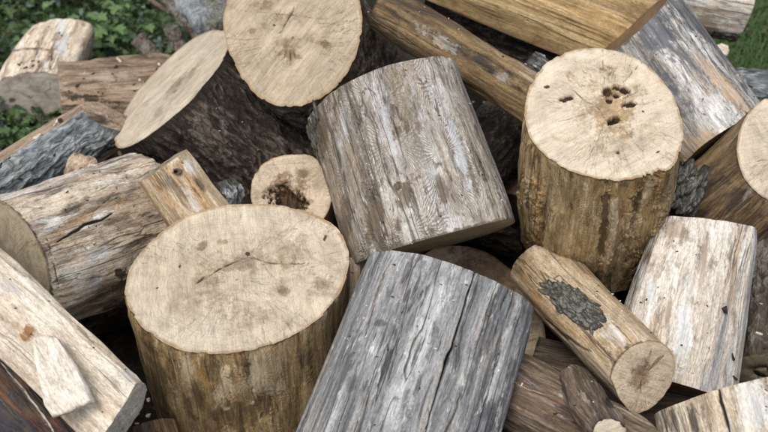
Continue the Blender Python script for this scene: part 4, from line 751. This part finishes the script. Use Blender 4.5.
def leaf_pts(n=9, lobes=0, seed=0, wid=.38):
    """unit leaf along +y; returns verts (k,3), quads, uv"""
    rr = random.Random(seed); V = []; U = []
    for i in range(n):
        t = i / (n - 1); w_ = wid * math.sin(math.pi * min(1, t * .93 + .05)) ** .75 * (1 - .25 * t)
        if lobes: w_ *= 1 + .38 * math.cos(lobes * 2 * math.pi * t + .4)
        z = -.25 * t * t + .1 * math.sin(3 * t)
        for k, sx in enumerate((-1, -.5, 0, .5, 1)):
            V.append((sx * w_, t, z + .10 * abs(sx) - .06 * (abs(sx) == .5) + .02 * math.sin(9 * t + sx))); U.append((sx, t))
    return np.array(V), quads(5, n, False), np.array(U)
LEAVES = [leaf_pts(9, 0, 1, .30), leaf_pts(13, 3, 2, .46), leaf_pts(11, 2.5, 3, .40), leaf_pts(8, 0, 4, .20)]
def rotm(yaw, pit, rol):
    return np.array((Matrix.Rotation(yaw, 3, 'Z') @ Matrix.Rotation(pit, 3, 'X') @ Matrix.Rotation(rol, 3, 'Y')))
def ground_at(px, py, z=0.):
    v = at(px, py, 1.) - CO; t = (z - CAMH) / v[2]; return CO + v * t
def scatter(name, label, mat, gen, n, cat):
    Vs, Fs, Us, Ts = [], [], [], []; k = 0
    for i in range(n):
        r_ = gen(i)
        if r_ is None: continue
        V, F, U, t = r_; Vs.append(V); Fs.append(F + k); Us.append(U); Ts.append(np.full(len(V), t)); k += len(V)
    o = mesh(name, np.concatenate(Vs), np.concatenate(Fs), mat, attrs={'tint': np.concatenate(Ts)}, uv=np.concatenate(Us)); return tag(o, label, cat, kind='stuff')
rr = random.Random(11)
def in_left(): 
    while True:
        if rr.random() < .82: px, py = rr.uniform(-60, 250), rr.uniform(-50, 75)
        else: px, py = rr.uniform(-60, 70), rr.uniform(95, 178)
        return px, py
def weed(i):
    px, py = in_left(); g0 = ground_at(px, py); h = rr.uniform(.005, .11) * (.6 + .6 * (fbm(g0[None] * 3, 2)[0] + .6))
    if h < 0: h = .005
    dens = fbm(g0[None] * 5 + 4, 3)[0]
    if dens < -.12 or (px > 150 and rr.random() < .55) or (px > 195): return None
    V, F, U = LEAVES[rr.choice((0, 0, 1, 1, 2, 3))]; s = rr.choice((.012, .016, .022, .03, .038)) * rr.uniform(.8, 1.3)
    Vw = (V * s) @ rotm(rr.uniform(0, 6.28), rr.uniform(-.7, .5), rr.uniform(-.5, .5)).T + g0 + (0, 0, h + .004)
    return Vw, F, U, min(1, max(0, rr.gauss(.45, .28)))
scatter('ground_cover', 'low tangled green weeds covering the ground at the upper left', M['leaf'], weed, 5000, 'weeds')
def greyleaf(i):
    px, py = in_left()
    if px > 225: return None
    g0 = ground_at(px, py); V, F, U = LEAVES[rr.choice((0, 2, 3))]; s = rr.uniform(.012, .03)
    return (V * s) @ rotm(rr.uniform(0, 6.28), rr.uniform(-.6, .6), rr.uniform(-.6, .6)).T + g0 + (0, 0, rr.uniform(.004, .09)), F, U, rr.random()
scatter('ground_cover', 'small grey green leaves mixed among the weeds', M['fleshy'], greyleaf, 1000, 'weeds')
def litter(i):
    if rr.random() < .5: px, py = rr.uniform(-60, 260), rr.uniform(-50, 180)
    else: px, py = rr.uniform(650, 850), rr.uniform(-50, 120)
    g0 = ground_at(px, py); V, F, U = LEAVES[rr.choice((0, 1, 2, 3))]; s = rr.uniform(.015, .04)
    return (V * s) @ rotm(rr.uniform(0, 6.28), rr.uniform(-.5, .5), rr.uniform(-.6, .6)).T + g0 + (0, 0, rr.uniform(.004, .03)), F, U, rr.random()
scatter('leaf_litter', 'dry brown leaves lying on the soil around the pile', M['litter'], litter, 3400, 'dry leaves')
def blade(cond):
    def f(i):
        px, py = cond(); g0 = ground_at(px, py); L = rr.uniform(.03, .10); w_ = rr.uniform(.0012, .0028); yaw = rr.uniform(0, 6.28); ln = rr.uniform(.2, 1.3)
        V = []; n = 6
        for k in range(n):
            t = k / (n - 1); o_ = ln * L * t * t; z = L * t * (1 - .35 * t * ln)
            for s in (-1, 1): V.append((s * w_ * (1 - t * .9), o_, z))
        V = np.array(V) @ rotm(yaw, 0, 0).T + g0; U = np.array([(s * .5, k / 5) for k in range(n) for s in (-1, 1)])
        return V, quads(2, n, False), U, min(1, max(0, rr.gauss(.45, .3)))
    return f
scatter('grass', 'fresh green grass at the top right behind the pile', M['grass'], blade(lambda: (rr.uniform(690, 880), rr.uniform(-60, 115))), 9000, 'grass')
scatter('grass', 'grass blades and thin stems among the weeds at the upper left', M['grass'], blade(in_left), 6500, 'grass')
def twig(i):
    px, py = in_left(); g0 = ground_at(px, py) + np.array((0, 0, rr.uniform(.01, .07))); n = 9; L = rr.uniform(.05, .20); yaw = rr.uniform(0, 6.28); r0 = rr.uniform(.0012, .0032); V = []; ph = rr.uniform(0, 6)
    for k in range(n):
        t = k / (n - 1); c0 = np.array((.012 * math.sin(5 * t + ph), L * (t - .5), .02 * math.sin(3 * t + ph)))
        for j in range(4): V.append(c0 + np.array((math.cos(1.57 * j), 0, math.sin(1.57 * j))) * r0 * (1 - .5 * t))
    V = np.array(V) @ rotm(yaw, rr.uniform(-.3, .3), 0).T + g0; return V, quads(4, n, True), np.tile([[.5, .5]], (len(V), 1)), rr.random()
scatter('twigs', 'thin dead twigs tangled among the weeds at the upper left', M['litter'], twig, 110, 'twigs')
# plants whose leaves can be told apart
def plant(label, px, py, n, size, h, lt, tint, seed):
    r_ = random.Random(seed); g0 = ground_at(px, py + 6); size *= 1.05; h *= 1.9; root = link(bpy.data.objects.new('weed_plant', None)); root.location = g0; root.empty_display_size = .03
    tag(root, label, 'weed', 'weeds with separate broad leaves')
    V, F, U = LEAVES[lt]; me = None
    for k in range(n):
        yaw = 6.283 * k / n + r_.uniform(-.4, .4); hh = h * r_.uniform(.5, 1.1); rad = size * .35
        o = None
        if me is None:
            o = mesh('leaf', V * size, F, M['leaf'], root, attrs={'tint': np.full(len(V), tint)}, uv=U); me = o.data
        else: o = link(bpy.data.objects.new('leaf', me), root)
        o.location = (-math.sin(yaw) * rad, math.cos(yaw) * rad, hh); o.rotation_euler = (r_.uniform(-.35, .25), r_.uniform(-.3, .3), yaw); s = r_.uniform(.75, 1.2); o.scale = (s, s, s)
        tip = np.array(o.location); T = np.linspace(0, 2 * np.pi, 5, endpoint=False); ring = np.stack([np.cos(T), np.sin(T), 0 * T], -1) * .0012
        SV = np.concatenate([ring, ring + tip * (.5, .5, .6), ring + tip]); mesh('stem', SV, quads(5, 3, True), M['grass'], root, attrs={'tint': np.full(15, .5)}, uv=SV[:, :2])
plant('bright lobed weed left of the broken brown stick', 118, 50, 6, .055, .07, 1, .95, 1)
plant('small bright weed behind the short log at the upper left', 90, 42, 5, .045, .06, 2, .8, 2)
plant('weed with a few broad leaves at the upper left corner', 12, 8, 6, .05, .06, 2, .5, 3)
plant('weed with lobed leaves near the top edge, above the short log', 62, 10, 6, .045, .07, 1, .7, 4)
plant('weed growing at the left edge below the grey log end', 22, 142, 6, .045, .05, 2, .6, 5)
plant('weed against the blue grey bark, below the grey log end', 44, 132, 5, .036, .04, 1, .45, 6)
plant('darker weed beside the top of the long slanting stick', 142, 14, 6, .042, .06, 1, .5, 7)
# ------------------------------------------------------------ chips and debris in the pile
def chips():
    r_ = random.Random(5); Vs, Fs = [], []; k = 0
    box = np.array([(x, y, z) for x in (-1, 1) for y in (-1, 1) for z in (-1, 1)], float); BF = np.array([(0, 1, 3, 2), (4, 6, 7, 5), (0, 4, 5, 1), (2, 3, 7, 6), (0, 2, 6, 4), (1, 5, 7, 3)])
    for i in range(420):
        x, y = r_.uniform(-1.2, 1.2), r_.uniform(.7, 3.2)
        s = np.array((r_.uniform(.002, .006), r_.uniform(.0008, .003), r_.uniform(.006, .022)))
        V = box * s * (1 + .3 * RNG.normal(size=(8, 3))); V = V @ rotm(r_.uniform(0, 6.28), 1.57 + r_.uniform(-.4, .4), 0).T + (x, y, .018); Vs.append(V); Fs.append(BF + k); k += 8
    V = np.concatenate(Vs); o = mesh('wood_debris', V, np.concatenate(Fs), M['split_pale'], smooth=False, attrs={'feat': np.zeros((len(V), 3)), 'hgt': np.zeros(len(V))}, uv=V[:, :2]); tag(o, 'small pale wood splinters scattered over the soil', 'wood debris', kind='stuff')
slab('wood_chip', 'pale splinter of wood beside the grass below the short pale log', [(714, 46), (722, 43), (729, 45), (728, 54), (718, 56)], .01, 2.68, M['split_pale'], 'wood chip', UPW)

bpy.context.view_layer.update()
def crumbs(n=2400):
    dg = bpy.context.evaluated_depsgraph_get(); r_ = random.Random(9); Vs, Fs = [], []; k = 0
    box = np.array([(x, y, z) for x in (-1, 1) for y in (-1, 1) for z in (-1, 1)], float); BF = np.array([(0, 1, 3, 2), (4, 6, 7, 5), (0, 4, 5, 1), (2, 3, 7, 6), (0, 2, 6, 4), (1, 5, 7, 3)])
    for i in range(n):
        x, y = r_.uniform(-1.0, 1.0), r_.uniform(.85, 2.6)
        ok, loc, nrm, idx, ob, mt = sc.ray_cast(dg, Vector((x, y, 2.5)), Vector((0, 0, -1)))
        if not ok or nrm.z < .55: continue
        if ob.name.startswith(('leaf', 'grass', 'ground_cover', 'stem')): continue
        pale = 'cut_face' in ob.name and r_.random() < .6
        if pale: continue
        s = np.array((r_.uniform(.0006, .0018), r_.uniform(.0004, .001), r_.uniform(.0008, .0042))) * (r_.uniform(1.2, 3.0) if loc[2] < .33 or r_.random() < .015 else .65)
        V = box * s * (1 + .3 * RNG.normal(size=(8, 3))); V = V @ rotm(r_.uniform(0, 6.28), 1.57 + r_.uniform(-.4, .4), 0).T + (loc[0], loc[1], loc[2] + .0008); Vs.append(V); Fs.append(BF + k); k += 8
    for nm, mt, lb, par in (('sawdust', M['split_pale'], 'pale wood crumbs and splinters sprinkled over the logs', 0), ('bark_crumbs', M['bark_brown'], 'dark crumbs of bark sprinkled over the logs', 1)):
        vs = Vs[par::2]; V = np.concatenate(vs); F = np.concatenate([BF + 8 * j for j in range(len(vs))])
        tag(mesh(nm, V, F, mt, smooth=False, attrs={'feat': np.zeros((len(V), 3)), 'hgt': np.zeros(len(V))}, uv=V[:, :2]), lb, 'wood debris', kind='stuff')
crumbs()
